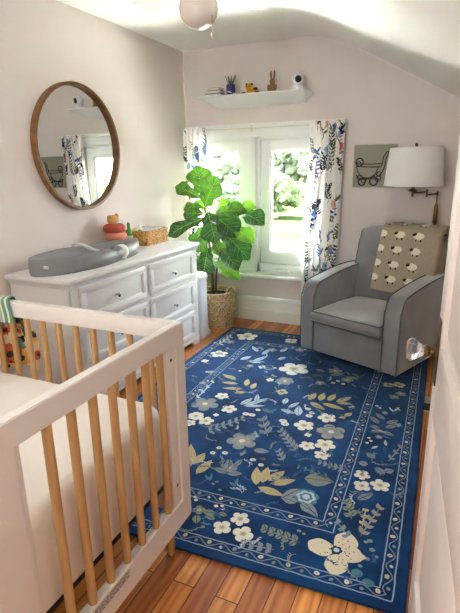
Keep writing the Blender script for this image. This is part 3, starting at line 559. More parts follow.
for (x, y, r, c, n) in RUG_FLOWERS:
    ro = R.uniform(0, 2 * PI)
    if c == 'W':
        x, y = -.302, 1.672
        for k, (px, py, ra, rb, an) in enumerate(((-.366, 1.664, .056, .046, .1), (-.276, 1.730, .050, .060, .2), (-.287, 1.598, .046, .054, .0), (-.246, 1.672, .05, .046, .0))):
            fan([(px + ra * math.cos(t) * (1 + .05 * math.sin(5 * t + k)) , py + rb * math.sin(t) * (1 + .05 * math.sin(4 * t + k))) for t in [2 * PI * i / 26 for i in range(26)]], 'W', .0001 * k)
        poly(leaf2((-.29, 1.668), (-.180, 1.678), .040, 9), 'W', .0005)
        fan(flower2((x, y), r * .16, 6, 0, .3), 'n', .0008); fan(ell2((x, y), r * .08, r * .08), 'p', .0011)
        for k in range(34):
            w = R.uniform(0, 2 * PI); d = r * R.uniform(.18, .5); fan(ell2((x + d * math.cos(w), y + d * math.sin(w)), .0035, .003, 0, 6), 'n', .0008)
        continue
    fan(flower2((x, y), r, n, ro, .40 if n < 6 else .2), c)
    if c in 'gb' and r > .03:
        fan(flower2((x, y), r * .62, n, ro, .35), 'b' if c == 'g' else 'g', .0003); fan(ell2((x, y), r * .2, r * .2), 'W', .0006)
    elif c == 't':
        for k in range(3): fan(flower2((x, y), r * (.75 - .22 * k), 6, k, .25), 'ptp'[k], .0003 * (k + 1))
    elif r > .02:
        fan(flower2((x, y), r * .34, 5, ro, .3), 'c' if c != 'c' else 'n', .0003); fan(ell2((x, y), r * .14, r * .14), 'b' if c != 'c' else 'y', .0006)
for i, (x0, y0, x1, y1, w, c) in enumerate(RUG_LEAVES):
    p = leaf2((x0, y0), (x1, y1), w, 6); poly(p, c, .00002 * (i % 9))
    if w > .012: quadstrip([(x0 + (x1 - x0) * t / 4, y0 + (y1 - y0) * t / 4) for t in range(5)], .0016, 'n' if c != 'y' else 'b', .0003)
for (x, y, r, c) in RUG_DOTS:
    fan(ell2((x, y), r, r * .85), c)
    if r > .012 and c == 'w': fan(ell2((x, y), r * .3, r * .3), 'g', .0003)
# thin curling stems and scattered sprigs in the ground between the flowers
for k in range(420):
    u, v = R.uniform(.11, 1.76), R.uniform(.11, 2.66)
    if abs(u - .346) < .05 or abs(u - 1.524) < .05 or abs(v - .346) < .05 or abs(v - 2.424) < .05: continue
    a = R.uniform(0, 2 * PI); l = R.uniform(.03, .09); c = R.choice('mmmmtgsp')
    P = [rq(u + l * t / 5 * math.cos(a + t * .22), v + l * t / 5 * math.sin(a + t * .22)) for t in range(6)]
    quadstrip(P, .0016, c, -.0004)
    for t in (2, 3, 4, 5):
        for s in (1, -1):
            q = (P[t][0] + .018 * math.cos(a + s * .9), P[t][1] + .018 * math.sin(a + s * .9)); poly(leaf2(P[t], q, .0035, 4), c, -.0004 + .00001 * k)
o = mb.build('woven_pattern', rug, smooth=0, recalc=False)

# ================================================================== DRESSER
dr = thing('dresser', 'white six drawer dresser with nickel knobs under the round mirror', 'dresser', loc=(-2.29, 2.915, 0))
OXd, OYd = -2.29, 2.915
def DB(m, x0, x1, y0, y1, z0, z1, mm=None, b=.003): m.box(x0 - OXd, x1 - OXd, y0 - OYd, y1 - OYd, z0, z1, mm or DRESS, b)
XF, Y0, Y1 = -2.025, 2.130, 3.700
mb = MB()
DB(mb, LX + .03, XF - .006, Y0, Y1, .06, .895)                # carcass
for (y0, y1) in ((Y0, Y0 + .065), (2.905, 2.95), (Y1 - .07, Y1)): DB(mb, XF - .02, XF, y0, y1, .0, .895, None, .002)
for (z0, z1) in ((.868, .895), (.603, .628), (.33, .352), (.05, .085)): DB(mb, XF - .02, XF - .001, Y0 + .06, Y1 - .065, z0, z1, None, .002)
# bracket foot along the front and the near end
n = 24; top = .07
pts = [(Y0, 0), (Y0 + .10, 0)] + [(Y0 + .10 + .06 * i / 6, .045 * math.sin(i / 6 * PI / 2)) for i in range(1, 7)] + [(Y1 - .16 + .06 * i / 6, .045 * math.cos(i / 6 * PI / 2)) for i in range(0, 6)] + [(Y1 - .10, 0), (Y1, 0), (Y1, top), (Y0, top)]
mb.prism([(y - OYd, z) for y, z in pts], 'x', XF - .02 - OXd, XF + .006 - OXd, DRESS, .002)
DB(mb, LX + .03, XF, Y0 - .006, Y0 + .014, 0, .07); DB(mb, LX + .03, XF, Y1 - .014, Y1 + .006, 0, .07)
# cove under the top
mb.prism([(XF - OXd - .004, .858), (XF + .004 - OXd, .862), (XF + .008 - OXd, .878), (XF + .016 - OXd, .896), (XF - .02 - OXd, .896)], 'y', Y0 - .012 - OYd, Y1 + .012 - OYd, DRESS)
mb.prism([(Y0 - OYd + .004, .858), (Y0 - .004 - OYd, .862), (Y0 - .008 - OYd, .878), (Y0 - .016 - OYd, .896), (Y0 + .02 - OYd, .896)], 'x', LX + .03 - OXd, XF + .012 - OXd, DRESS)
mb.build('cabinet', dr)
mb = MB(); DB(mb, LX + .026, -1.998, 2.098, 3.722, .896, .928, None, .008); mb.build('dresser_top', dr)
proto = None
rows = ((.630, .864), (.354, .600), (.088, .328)); cols = ((2.200, 2.900), (2.955, 3.625))
for (z0, z1) in rows:
    for (y0, y1) in cols:
        mb = MB(); w = .042
        DB(mb, XF - .012, XF + .0035, y0, y1, z0, z1, None, .002)
        for (a, bb, c, d) in ((y0, y1, z1 - w, z1), (y0, y1, z0, z0 + w), (y0, y0 + w, z0 + w, z1 - w), (y1 - w, y1, z0 + w, z1 - w)): DB(mb, XF, XF + .013, a, bb, c, d, None, .003)
        # bead round the recessed field
        i = .010
        for (a, bb, c, d) in ((y0 + w, y1 - w, z1 - w - i, z1 - w), (y0 + w, y1 - w, z0 + w, z0 + w + i), (y0 + w, y0 + w + i, z0 + w, z1 - w), (y1 - w - i, y1 - w, z0 + w, z1 - w)): DB(mb, XF, XF + .009, a, bb, c, d, None, .004)
        d = mb.build('drawer', dr)
        kz = z0 + (z1 - z0) * .46; ky = (y0 + y1) / 2
        MB().lathe([(.010, .003), (.009, .006), (.006, .010), (.006, .018), (.011, .022), (.0155, .027), (.0155, .031), (.011, .035), (.0001, .0365)], CHROME, (XF - OXd, ky - OYd, kz), 20, 'x').build('knob', d)

# ---- changing pad: a dished peanut shape with two straps
pad = thing('changing_pad', 'grey peanut shaped changing pad with pale straps on the dresser', 'changing pad', loc=(-2.285, 2.640, .9285)); pad.scale = (1.06, 1.15, 1.04)
def pad_half(t):   # half width along the length t -1..1
    w = (1 - abs(t) ** 2.0) ** .5
    return .205 * w * (1 - .14 * math.exp(-((t - .22) / .30) ** 2)) * (1.0 if t < 0.1 else 1 - .16 * smoothstep(.1, 1, t))
mb = MB(); nu, nv = 44, 26; vs = []; fs = []
LN = .455
for i in range(nu + 1):
    t = -1 + 2 * i / nu; t = math.copysign(1 - (1 - abs(t)) ** 1.7, t) * .9995
    hw = pad_half(t)
    for j in range(nv):
        w = 2 * PI * j / nv
        c, s = math.cos(w), math.sin(w)
        x = hw * math.copysign(abs(c) ** .72, c)
        zt = .112 - .012 * math.cos(PI * t) * 0
        rim = .098 + (.026 if t > 0 else .004) * abs(t) ** 3 - .012 * math.exp(-((t - .25) / .3) ** 2)
        rim -= .03 * smoothstep(.35, 1.0, t)
        q = abs(x) / max(hw, 1e-4)
        if s >= 0:
            dish = .060 * (1 - smoothstep(.34, .80, q)) * (1 - smoothstep(.55, .93, abs(t)))
            z = .045 + (rim - .045) * math.sin(min(1, s * 1.35) * PI / 2) ** .8 - dish * smoothstep(0.05, .5, s)
        else:
            z = .045 - .045 * min(1, -s * 2.2) ** .5
        vs.append((x, t * LN, z))
for i in range(nu):
    for j in range(nv): fs.append((i * nv + j, i * nv + (j + 1) % nv, (i + 1) * nv + (j + 1) % nv, (i + 1) * nv + j))
fs.append(tuple(range(nv))); fs.append(tuple(nu * nv + j for j in range(nv))[::-1])
mb.add(vs, fs, PADM); pad_o = mb.build('pad_body', pad, smooth=60)
def strap(pts, wv, name='strap'):
    P = catmull(pts, 6); vs = []
    wv = Vector(wv)
    for i, p in enumerate(P):
        vs += [p - wv, p + wv]
    fs = [(2 * i, 2 * i + 1, 2 * i + 3, 2 * i + 2) for i in range(len(P) - 1)]
    o = MB().add(vs, fs, STRAP).build(name, pad, smooth=80)
    s = o.modifiers.new('thickness', 'SOLIDIFY'); s.thickness = .003; s.offset = 0
    return o
strap([(-.207, .06, .055), (-.19, .06, .098), (-.15, .06, .104), (-.10, .07, .088), (-.06, .09, .066), (-.03, .10, .056)], (.002, .021, 0))
strap([(.172, .11, .012), (.196, .11, .045), (.194, .11, .078), (.168, .11, .101), (.120, .11, .098), (.06, .12, .064), (.0, .13, .056)], (.0, .024, .0))
MB().box(.060, .095, -.4385, -.4345, .048, .066, STRAP, .001).build('label_tab', pad)

# ---- toys and things on the dresser
RED = shade_mat('brick_plush', 176, 82, 62, .9); PINK = shade_mat('salmon_plush', 218, 140, 118, .9); TAN = shade_mat('tan_plush', 206, 156, 92, .9); CREAM = shade_mat('cream_plush', 214, 196, 168, .9)
st = thing('stacking_toy', 'soft stacking toy of cream, salmon and brick red rings on the dresser', 'toy', loc=(-2.453, 3.140, .9295)); st.scale = (1.08, 1.08, 1.06)
def torus(mb, c, Rr, r, m, n=28, k=12, sz=1.0):
    mb.tube([(c[0] + Rr * math.cos(2 * PI * i / n), c[1] + Rr * math.sin(2 * PI * i / n), c[2]) for i in range(n)], r, m, k, False, True)
mb = MB(); torus(mb, (0, 0, .036), .055, .036, CREAM); mb.ball((0, 0, .036), .034, CREAM); mb.build('cream_ring', st, smooth=60)['label'] = 'cream ring'
mb = MB(); torus(mb, (.005, .005, .100), .050, .033, PINK); mb.ball((0, 0, .10), .04, PINK); mb.build('salmon_ring', st, smooth=60)['label'] = 'salmon pink ring'
mb = MB(); torus(mb, (-.003, 0, .160), .050, .033, RED); mb.ball((0, 0, .16), .04, RED); mb.build('red_ring', st, smooth=60)['label'] = 'brick red ring'
mb = MB(); mb.ball((.0, -.01, .222), .042, TAN, 3, (1, 1.05, .9)); mb.ball((-.005, -.045, .245), .016, TAN); mb.ball((.005, .03, .252), .016, TAN); mb.ball((.035, -.012, .213), .018, CREAM)
mb.build('tan_head', st, smooth=60)['label'] = 'tan animal head'

def bottle(label, loc, h, r, c, capc):
    t = thing('lotion_bottle', label, 'bottle', 'green bottles by the wicker basket', loc)
    MB().lathe([(r * .9, 0), (r, .006), (r, h * .52), (r * .93, h * .62), (r * .5, h * .74), (r * .38, h * .76)], c, n=24).build('bottle_body', t)
    MB().lathe([(r * .46, h * .76), (r * .46, h * .93), (r * .3, h), (.0001, h)], capc, n=20).build('cap', t)
    MB().lathe([(r * 1.012, h * .12), (r * 1.012, h * .46)], shade_mat('pale_label', 220, 226, 200), n=24).build('bottle_label', t)
GREEN = mat('bottle_green', rgb(70, 148, 62), .25, coat=.4); WCAP = shade_mat('white_cap', 238, 238, 234, .35)
bottle('taller green lotion bottle between the stacking toy and the wicker basket', (-2.44, 3.31, .928), .20, .030, GREEN, GREEN)
# a light wood block and a cream box behind
mb = MB().box(-.022, .022, -.022, .022, 0, .17, shade_mat('pale_box', 226, 210, 176), .006)
o = mb.build('cream_carton'); o.location = (-2.50, 3.25, .928); tag(o, 'slim cream carton against the wall behind the green bottle', 'carton')
mb = MB().lathe([(.0, 0), (.028, .0), (.034, .02), (.034, .05), (.02, .07), (.0001, .072)], shade_mat('amber_jar', 150, 84, 40, .35), n=20)
o = mb.build('amber_jar'); o.location = (-2.385, 3.265, .928); tag(o, 'small amber jar in front of the green bottle by the wicker basket', 'jar')

bk = thing('wicker_basket', 'rectangular honey wicker basket at the window end of the dresser', 'basket', loc=(-2.415, 3.530, .9285), rz=.0)
mb = MB(); bw, bl, bh = .115, .160, .118
rows = 7
for k in range(rows):
    z = (k + .5) * bh / rows; pts = []
    for (cx, cy, a0) in ((bw - .02, bl - .02, 0), (-bw + .02, bl - .02, PI / 2), (-bw + .02, -bl + .02, PI), (bw - .02, -bl + .02, 1.5 * PI)):
        for q in range(4): pts.append((cx + .02 * math.cos(a0 + q * PI / 6), cy + .02 * math.sin(a0 + q * PI / 6), z))
    # subdivide and weave in and out
    out = []
    for i in range(len(pts)):
        a = Vector(pts[i]); c = Vector(pts[(i + 1) % len(pts)]); m = max(1, int((c - a).length / .011))
        for q in range(m): out.append(a + (c - a) * q / m)
    W = []
    for i, p in enumerate(out):
        d = Vector((p.x, p.y, 0)).normalized(); W.append(p + d * .0035 * math.sin(i * PI / 2 + (k % 2) * PI))
    mb.tube(W, bh / rows * .56, WEAVE2, 6, False, True)
mb.box(-bw + .01, bw - .01, -bl + .01, bl - .01, 0.001, .006, WEAVE2)
mb.build('woven_body', bk, smooth=60)
mb = MB(); pts = []
for (cx, cy, a0) in ((bw - .02, bl - .02, 0), (-bw + .02, bl - .02, PI / 2), (-bw + .02, -bl + .02, PI), (bw - .02, -bl + .02, 1.5 * PI)):
    for q in range(4): pts.append((cx + .022 * math.cos(a0 + q * PI / 6), cy + .022 * math.sin(a0 + q * PI / 6), bh))
mb.tube(pts, .008, WEAVE2, 8, False, True); mb.build('basket_rim', bk, smooth=60)
DIAP = shade_mat('diaper_white', 226, 228, 230, .85)
mb = MB()
for k in range(7): mb.box(-.085, .085, -.108 + k * .034, -.108 + k * .034 + .031,   .008, .124 + .006 * (k % 2), DIAP, .012, 3)
o = mb.build('folded_cloths'); o.location = (-2.415, 3.548, .9285); tag(o, 'white folded cloths filling the wicker basket on the dresser', 'cloths', kind='stuff')
o.rotation_euler = (0, 0, 0)
bottle('shorter green bottle standing at the near end inside the wicker basket', (-2.40, 3.4095, .9355), .165, .028, shade_mat('leaf_green_plastic', 84, 150, 70, .3), WCAP)

# ================================================================== MIRROR
mr = thing('round_mirror', 'large round wall mirror in a thin brown wooden frame', 'mirror', loc=(LX + .004, 2.912, 1.705)); mr.rotation_euler = (0, MRY, MRZ)
Rm = .441; dp = .045
mb = MB().lathe([(Rm - .022, 0), (Rm, 0), (Rm, dp - .003), (Rm - .003, dp), (Rm - .019, dp), (Rm - .022, dp - .003), (Rm - .022, .012)], MIRW, n=96, axis='x'); mb.build('mirror_frame', mr)
mb = MB().lathe([(.0001, .004), (Rm - .0225, .004), (Rm - .0225, .014), (.0001, .014)], MIRR, n=96, axis='x'); mb.build('mirror_glass', mr)

# ================================================================== WALL SHELF AND WHAT STANDS ON IT
sh = [(4.230, 2.175), (4.230, 2.168), (4.280, 2.156), (4.370, 2.134), (4.460, 2.106), (4.495, 2.098), (4.538, 2.094), (4.538, 2.175)]
b = bmesh.new(); X0, X1 = -2.250, -1.232
vA = []; vB = []
for y, z in sh:
    ins = .075 * (2.175 - z) / .075        # the ends slope in under the shelf
    vA.append(b.verts.new((X0 + ins, y, z))); vB.append(b.verts.new((X1 - ins, y, z)))
b.faces.new(vA); b.faces.new(vB[::-1])
for i in range(len(sh)): b.faces.new((vA[i], vA[(i + 1) % len(sh)], vB[(i + 1) % len(sh)], vB[i]))
bmesh.ops.recalc_face_normals(b, faces=list(b.faces))
mb = MB().bm(b, WHITE); o = mb.build('wall_shelf'); tag(o, 'white floating shelf with sloping ends above the window', 'shelf')
SZ, SY = 2.1755, 4.350
cols_ = [((156, 160, 150), .155), ((214, 208, 196), .150), ((182, 92, 78), .140), ((86, 140, 148), .118)]
zz = SZ
for i, (lab, c, w, h, off) in enumerate((('teal and white board book at the bottom of the shelf stack', (112, 152, 160), .165, .030, 0), ('grey board book in the middle of the shelf stack', (120, 116, 108), .150, .026, .004), ('red and cream board book on top of the shelf stack', (192, 96, 84), .115, .022, .012))):
    bo = thing('board_book', lab, 'book', 'board books stacked on the wall shelf', (-2.125 + off, SY, zz), R.uniform(-.08, .08))
    MB().box(-w / 2, w / 2, -.05, .05, 0, h * .16, shade_mat('cover%d' % i, *c), .001).build('back_cover', bo)
    MB().box(-w / 2 + .004, w / 2 - .004, -.046, .046, h * .16, h * .84, shade_mat('page_paper', 232, 226, 212)).build('pages', bo)
    MB().box(-w / 2, w / 2, -.05, .05, h * .84, h, shade_mat('cover%d' % i, *c), .001).build('front_cover', bo)
    zz += h + .0005
COB = mat('cobalt_glaze', rgb(38, 40, 104), .3); 
sp = thing('potted_snake_plant', 'snake plant in a white dotted cobalt pot on the wall shelf', 'plant', loc=(-1.962, SY, SZ))
mb = MB().lathe([(.033, 0), (.040, .004), (.042, .05), (.040, .098), (.034, .098), (.032, .085), (.0001, .085)], COB, n=24)
mb.build('pot', sp)
mb = MB()
for k in range(16):
    w = k * 2.4; z = .015 + .075 * ((k * .618) % 1)
    mb.ball((.041 * math.cos(w), .041 * math.sin(w), z), .0065, WHITE, 1, (1, 1, 1))
mb.build('pot_dots', sp)['label'] = 'white dots'
SNK = mat('snake_leaf', rgb(38, 64, 42), .5, col2=rgb(84, 116, 74), scale=60, stretch=(1, 1, 3))
for k in range(7):
    w = k * 2.4; d = .012 + .004 * (k % 3); tl = .10 - .008 * (k % 3); lean = .035 + .012 * (k % 2)
    mb = MB(); base = Vector((d * math.cos(w), d * math.sin(w), .084)); tip = base + Vector((lean * math.cos(w), lean * math.sin(w), tl))
    pr = Vector((-math.sin(w), math.cos(w), 0)); vs = []; 
    for i in range(6):
        t = i / 5; p = base.lerp(tip, t); hw = .011 * (1 - t) ** .6 + .0006; dd = Vector((math.cos(w), math.sin(w), 0)) * (-.003)
        vs += [p - pr * hw, p + dd, p + pr * hw, p - dd * 1.2]
    fs = []
    for i in range(5):
        for j in range(4): fs.append((4 * i + j, 4 * i + (j + 1) % 4, 4 * i + 4 + (j + 1) % 4, 4 * i + 4 + j))
    mb.add(vs, fs, SNK).build('leaf', sp)
YEL = shade_mat('yellow_plush', 214, 156, 34, .85); DKB = shade_mat('dark_brown_plush', 52, 34, 26, .85)
ty = thing('yellow_toy', 'small yellow toy animal with dark patches lying on the wall shelf', 'toy', loc=(-1.772, SY, SZ))
mb = MB().ball((.02, 0, .030), .034, YEL, 3, (1.55, 1, .88)); mb.build('body', ty, smooth=60)
mb = MB().ball((.0, -.028, .058), .031, YEL, 3, (1.05, .95, .9)); h = mb.build('head', ty, smooth=60)
mb = MB()
for sx in (-1, 1): mb.ball((sx * .013, -.054, .064), .0065, BLACK, 2); mb.ball((sx * .024, -.02, .083), .012, DKB, 2, (1, .7, 1))
mb.ball((0, -.018, .082), .019, DKB, 2, (1.2, 1, .5)); mb.build('face_markings', ty, smooth=60)
for (x, y, z, sc) in ((-.058, -.012, .014, (1.5, 1, .8)), (.075, -.02, .014, (1.5, 1, .8))): MB().ball((x, y, z), .017, DKB, 2, sc).build('paw', ty, smooth=60)
MB().ball((.060, -.022, .045), .018, DKB, 2, (1.2, .8, .6)).build('dark_patch', ty, smooth=60)
BUN = mat('bunny_tan', rgb(168, 130, 80), .8, col2=rgb(128, 96, 58), scale=50)
bu = thing('bunny_figurine', 'upright tan bunny figurine with long ears on the wall shelf', 'figurine', loc=(-1.560, SY, SZ))
mb = MB().ball((0, 0, .040), .042, BUN, 3, (.95, .85, .95)); mb.ball((-.02, -.025, .016), .017, BUN, 2, (1, 1.4, .9)); mb.ball((.02, -.025, .016), .017, BUN, 2, (1, 1.4, .9)); mb.ball((-.036, -.01, .045), .014, BUN, 2, (.8, .8, 1.8)); mb.ball((.036, -.01, .045), .014, BUN, 2, (.8, .8, 1.8))
mb.build('body', bu, smooth=60)
mb = MB().ball((0, -.008, .092), .027, BUN, 3, (.95, 1, 1)); mb.ball((0, -.03, .086), .012, BUN, 2); mb.build('head', bu, smooth=60)
for sx in (-1, 1): MB().tube([(sx * .010, 0, .110), (sx * .015, .002, .14), (sx * .016, .004, .17), (sx * .014, .004, .185)], [.007, .0105, .009, .002], BUN, 10).build('ear', bu, smooth=60)
cam_ = thing('baby_monitor_camera', 'white baby monitor camera with a black lens at the shelf end', 'camera', loc=(-1.330, SY - .008, SZ))
MB().lathe([(.0001, 0), (.046, 0), (.050, .006), (.050, .034), (.045, .042), (.0001, .044)], shade_mat('monitor_white', 232, 232, 236, .35), n=32).build('base', cam_)
Wm = MATS['monitor_white']
MB().ball((0, 0, .092), .049, Wm, 3).build('head', cam_, smooth=60)
dirv = Vector((.42, -.9, -.10)).normalized(); Mq = dirv.to_track_quat('Z', 'Y').to_matrix().to_4x4()
MB().lathe([(.0001, .0535), (.024, .0515), (.028, .046), (.028, .035)], BLACK, (0, 0, .092), 24, 'z', Mq).build('lens', cam_, smooth=60)

# ================================================================== CANVAS
cv = thing('canvas_print', 'square grey green canvas with a drawn baby carriage beside the curtain', 'picture', loc=(-.850, BY, 1.364))
S = .360
CANV = mat('canvas_sage', rgb(152, 152, 134), .9, bump=.1, scale=300)
MB().box(0, S, -.026, -.002, 0, S - .004, CANV, .003).build('canvas', cv)
MB().box(-.006, S + .006, -.016, 0, -.006, S + .002, shade_mat('canvas_edge', 206, 198, 186)).build('frame', cv)
INK = shade_mat('ink_brown', 44, 32, 24, .7)
def cvp(px, py): return ((px - 50) / 390 * S, -.0275, (470 - py) / 372 * S)
mb = MB()
def stroke(pts, r, closed=False, n=6): mb.tube(catmull([cvp(*p) for p in pts], n, closed), r, INK, 6, True, closed)
def ring(cx, cy, rr, w): mb.tube([cvp(cx + rr * math.cos(t), cy + rr * math.sin(t)) for t in [2 * PI * i / 22 for i in range(22)]], w, INK, 6, False, True)
ring(105, 250, 34, .0052); ring(98, 268, 22, .004)
stroke([(78, 262), (150, 266), (230, 268), (312, 262)], .0042); stroke([(78, 284), (150, 290), (230, 294), (300, 290)], .0046)
stroke([(80, 290), (92, 330), (122, 368), (165, 388), (210, 384), (250, 360), (272, 325), (282, 294)], .004)
stroke([(306, 296), (318, 250), (322, 214), (340, 178), (354, 164), (368, 172), (352, 210), (344, 240), (338, 290), (318, 340), (290, 372)], .0042)
ring(135, 422, 32, .0058); ring(115, 385, 22, .004); ring(152, 410, 22, .0034); ring(245, 418, 36, .0062); ring(285, 395, 24, .0044); ring(290, 355, 20, .0036)
stroke([(88, 370), (120, 395), (170, 400), (215, 395), (262, 400), (300, 400)], .004); stroke([(82, 360), (92, 395), (108, 410)], .004); stroke([(115, 385), (160, 395), (200, 388), (245, 372), (285, 345)], .003)
mb.build('carriage_drawing', cv)
# ================================================================== FIG PLANT, PAIL
fig = thing('fiddle_leaf_fig', 'fiddle leaf fig with large glossy leaves in a woven basket by the window', 'plant', loc=(-2.085, 4.222, 0))
FO = Vector((-2.085, 4.222, 0))
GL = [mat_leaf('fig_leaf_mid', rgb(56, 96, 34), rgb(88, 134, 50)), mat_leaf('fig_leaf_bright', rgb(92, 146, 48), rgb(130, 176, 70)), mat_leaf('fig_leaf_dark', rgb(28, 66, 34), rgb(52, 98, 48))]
VEIN = shade_mat('fig_vein', 150, 176, 98, .5)
def fig_leaf(B, T, width, m, roll):
    width *= 1.15
    B = Vector(B) - FO; T = Vector(T) - FO; d = T - B; l = d.length; u = d.normalized()
    cam = (Vector((0.0, 0.0, 1.7)) - FO - (B + T) / 2).normalized()
    face = (cam + Vector((0, 0, .55))).normalized()           # leaves turn their face up and outwards
    s = u.cross(face).normalized(); nrm = s.cross(u).normalized()
    s = (Matrix.Rotation(roll, 3, u) @ s); nrm = (Matrix.Rotation(roll, 3, u) @ nrm)
    nu, nv = 12, 8; vs = []; fs = []
    for i in range(nu + 1):
        t = i / nu
        # fiddle outline: slim base, waist, broad rounded end
        w = width / 2 * (0.10 + .62 * smoothstep(0, .28, t) - .10 * math.exp(-((t - .42) / .12) ** 2) + .36 * smoothstep(.40, .72, t)) * (1 - smoothstep(.74, 1.02, t) ** 1.4 * .93)
        droop = nrm * (l * .10 * math.sin(PI * t) - l * .04 * t)
        for j in range(nv + 1):
            q = -1 + 2 * j / nv
            cup = nrm * (w * .22 * abs(q) ** 1.5 + w * .10 * math.sin(t * 15 + q * 2.2) * abs(q))
            vs.append(B + d * t + s * (w * q) + droop + cup)
    for i in range(nu):
        for j in range(nv): fs.append((i * (nv + 1) + j, i * (nv + 1) + j + 1, (i + 1) * (nv + 1) + j + 1, (i + 1) * (nv + 1) + j))
    mb = MB().add(vs, fs, m)
    mid = [B + d * (i / nu) + nrm * (l * .10 * math.sin(PI * i / nu) - l * .04 * i / nu + .0015) for i in range(nu + 1)]
    mb.tube(mid, [.0028 * (1 - .7 * i / nu) for i in range(nu + 1)], VEIN, 5)
    for i in (2, 4, 5, 7, 8, 9):
        for sg in (1, -1):
            p = mid[i]; k = min(nu, i + 2); e = vs[k * (nv + 1) + (nv // 2 + sg * 3)]; mb.tube([p, (p + e) / 2 + nrm * .002, e + nrm * .001], .0011, VEIN, 4)
    return mb
stem1 = [Vector(p) - FO for p in ((-2.150, 4.25, .27), (-2.162, 4.27, .61), (-2.187, 4.27, .861), (-2.214, 4.27, 1.057), (-2.232, 4.26, 1.30))]
stem2 = [Vector(p) - FO for p in ((-2.115, 4.24, .27), (-2.096, 4.25, .588), (-2.04, 4.25, .792), (-1.99, 4.25, .989))]
MB().tube(catmull(stem1, 6), [.015 - .009 * i / 24 for i in range(25)], BARK, 10).build('stem', fig, smooth=60)
MB().tube(catmull(stem2, 6), [.012 - .007 * i / 18 for i in range(19)], BARK, 10).build('stem', fig, smooth=60)
def near_stem(p):
    best = None
    for S in (catmull(stem1, 8), catmull(stem2, 8)):
        for q in S:
            e = (q - p).length + max(0, q.z - p.z) * .6
            if best is None or e < best[0]: best = (e, q)
    return best[1]
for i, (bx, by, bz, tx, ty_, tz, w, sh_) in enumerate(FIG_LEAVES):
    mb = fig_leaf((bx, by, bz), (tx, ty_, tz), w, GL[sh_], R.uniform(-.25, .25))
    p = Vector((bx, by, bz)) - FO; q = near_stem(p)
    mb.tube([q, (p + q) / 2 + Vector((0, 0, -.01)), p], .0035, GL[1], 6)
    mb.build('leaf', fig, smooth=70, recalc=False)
# woven basket planter: real in-and-out weave
mb = MB(); nT, nZ = 112, 44; vs = []; fs = []
def bprof(z): return .152 + .034 * math.sin(min(1, z / .30) * PI * .55) - .006 * smoothstep(.25, .36, z)
for j in range(nZ + 1):
    z = .36 * j / nZ
    for i in range(nT):
        w = 2 * PI * i / nT; r = bprof(z) + .0070 * math.sin(w * 18 + (j // 4 % 2) * PI) * math.sin((j % 4) * PI / 4)
        vs.append((r * math.cos(w), r * math.sin(w), z))
for j in range(nZ):
    for i in range(nT): fs.append((j * nT + i, j * nT + (i + 1) % nT, (j + 1) * nT + (i + 1) % nT, (j + 1) * nT + i))
fs.append(tuple(range(nT))[::-1])
mb.add(vs, fs, WEAVE)
pl = mb.build('basket_planter', fig, smooth=50)
mb = MB(); torus(mb, (0, 0, .362), .178, .011, WEAVE, 48, 8); mb.build('basket_rim', pl, smooth=60)
for a in (-.35, PI - .35):
    c = Vector((.180 * math.cos(a), .180 * math.sin(a), .36)); tdir = Vector((-math.sin(a), math.cos(a), 0))
    mb = MB().tube(catmull([c - tdir * .05, c - tdir * .042 + Vector((0, 0, .05)), c + Vector((0, 0, .075)), c + tdir * .042 + Vector((0, 0, .05)), c + tdir * .05], 5), .009, WEAVE, 8)
    mb.build('handle', pl, smooth=60)
MB().lathe([(.168, .30), (.167, .32), (.0001, .326)], SOIL, n=32).build('soil', fig)

pail = thing('diaper_pail', 'slim white diaper pail between the dresser and the fig basket', 'pail', loc=(-2.145, 3.865, 0))
def rr_sec(a, b, r, z, n=5):
    out = []
    for (cx, cy, a0) in ((a - r, b - r, 0), (-a + r, b - r, PI / 2), (-a + r, -b + r, PI), (a - r, -b + r, 1.5 * PI)):
        for q in range(n + 1): out.append((cx + r * math.cos(a0 + q * PI / 2 / n), cy + r * math.sin(a0 + q * PI / 2 / n), z))
    return out
def loft(mb, secs, m, caps=True):
    vs = []; fs = []; n = len(secs[0])
    for s in secs: vs += s
    for i in range(len(secs) - 1):
        for j in range(n): fs.append((i * n + j, i * n + (j + 1) % n, (i + 1) * n + (j + 1) % n, (i + 1) * n + j))
    if caps: fs.append(tuple(range(n))[::-1]); fs.append(tuple((len(secs) - 1) * n + j for j in range(n)))
    return mb.add(vs, fs, m)
PAILM = shade_mat('pail_white', 226, 230, 238, .35)
loft(MB(), [rr_sec(.118, .112, .04, 0), rr_sec(.120, .114, .04, .008), rr_sec(.118, .112, .04, .03), rr_sec(.104, .100, .05, .06), rr_sec(.098, .095, .05, .30), rr_sec(.098, .095, .05, .55)], PAILM).build('pail_body', pail, smooth=50)
loft(MB(), [rr_sec(.104, .101, .055, .552), rr_sec(.106, .103, .055, .56), rr_sec(.106, .103, .055, .585), rr_sec(.098, .095, .06, .605), rr_sec(.07, .068, .06, .617)], PAILM).build('pail_lid', pail, smooth=50)

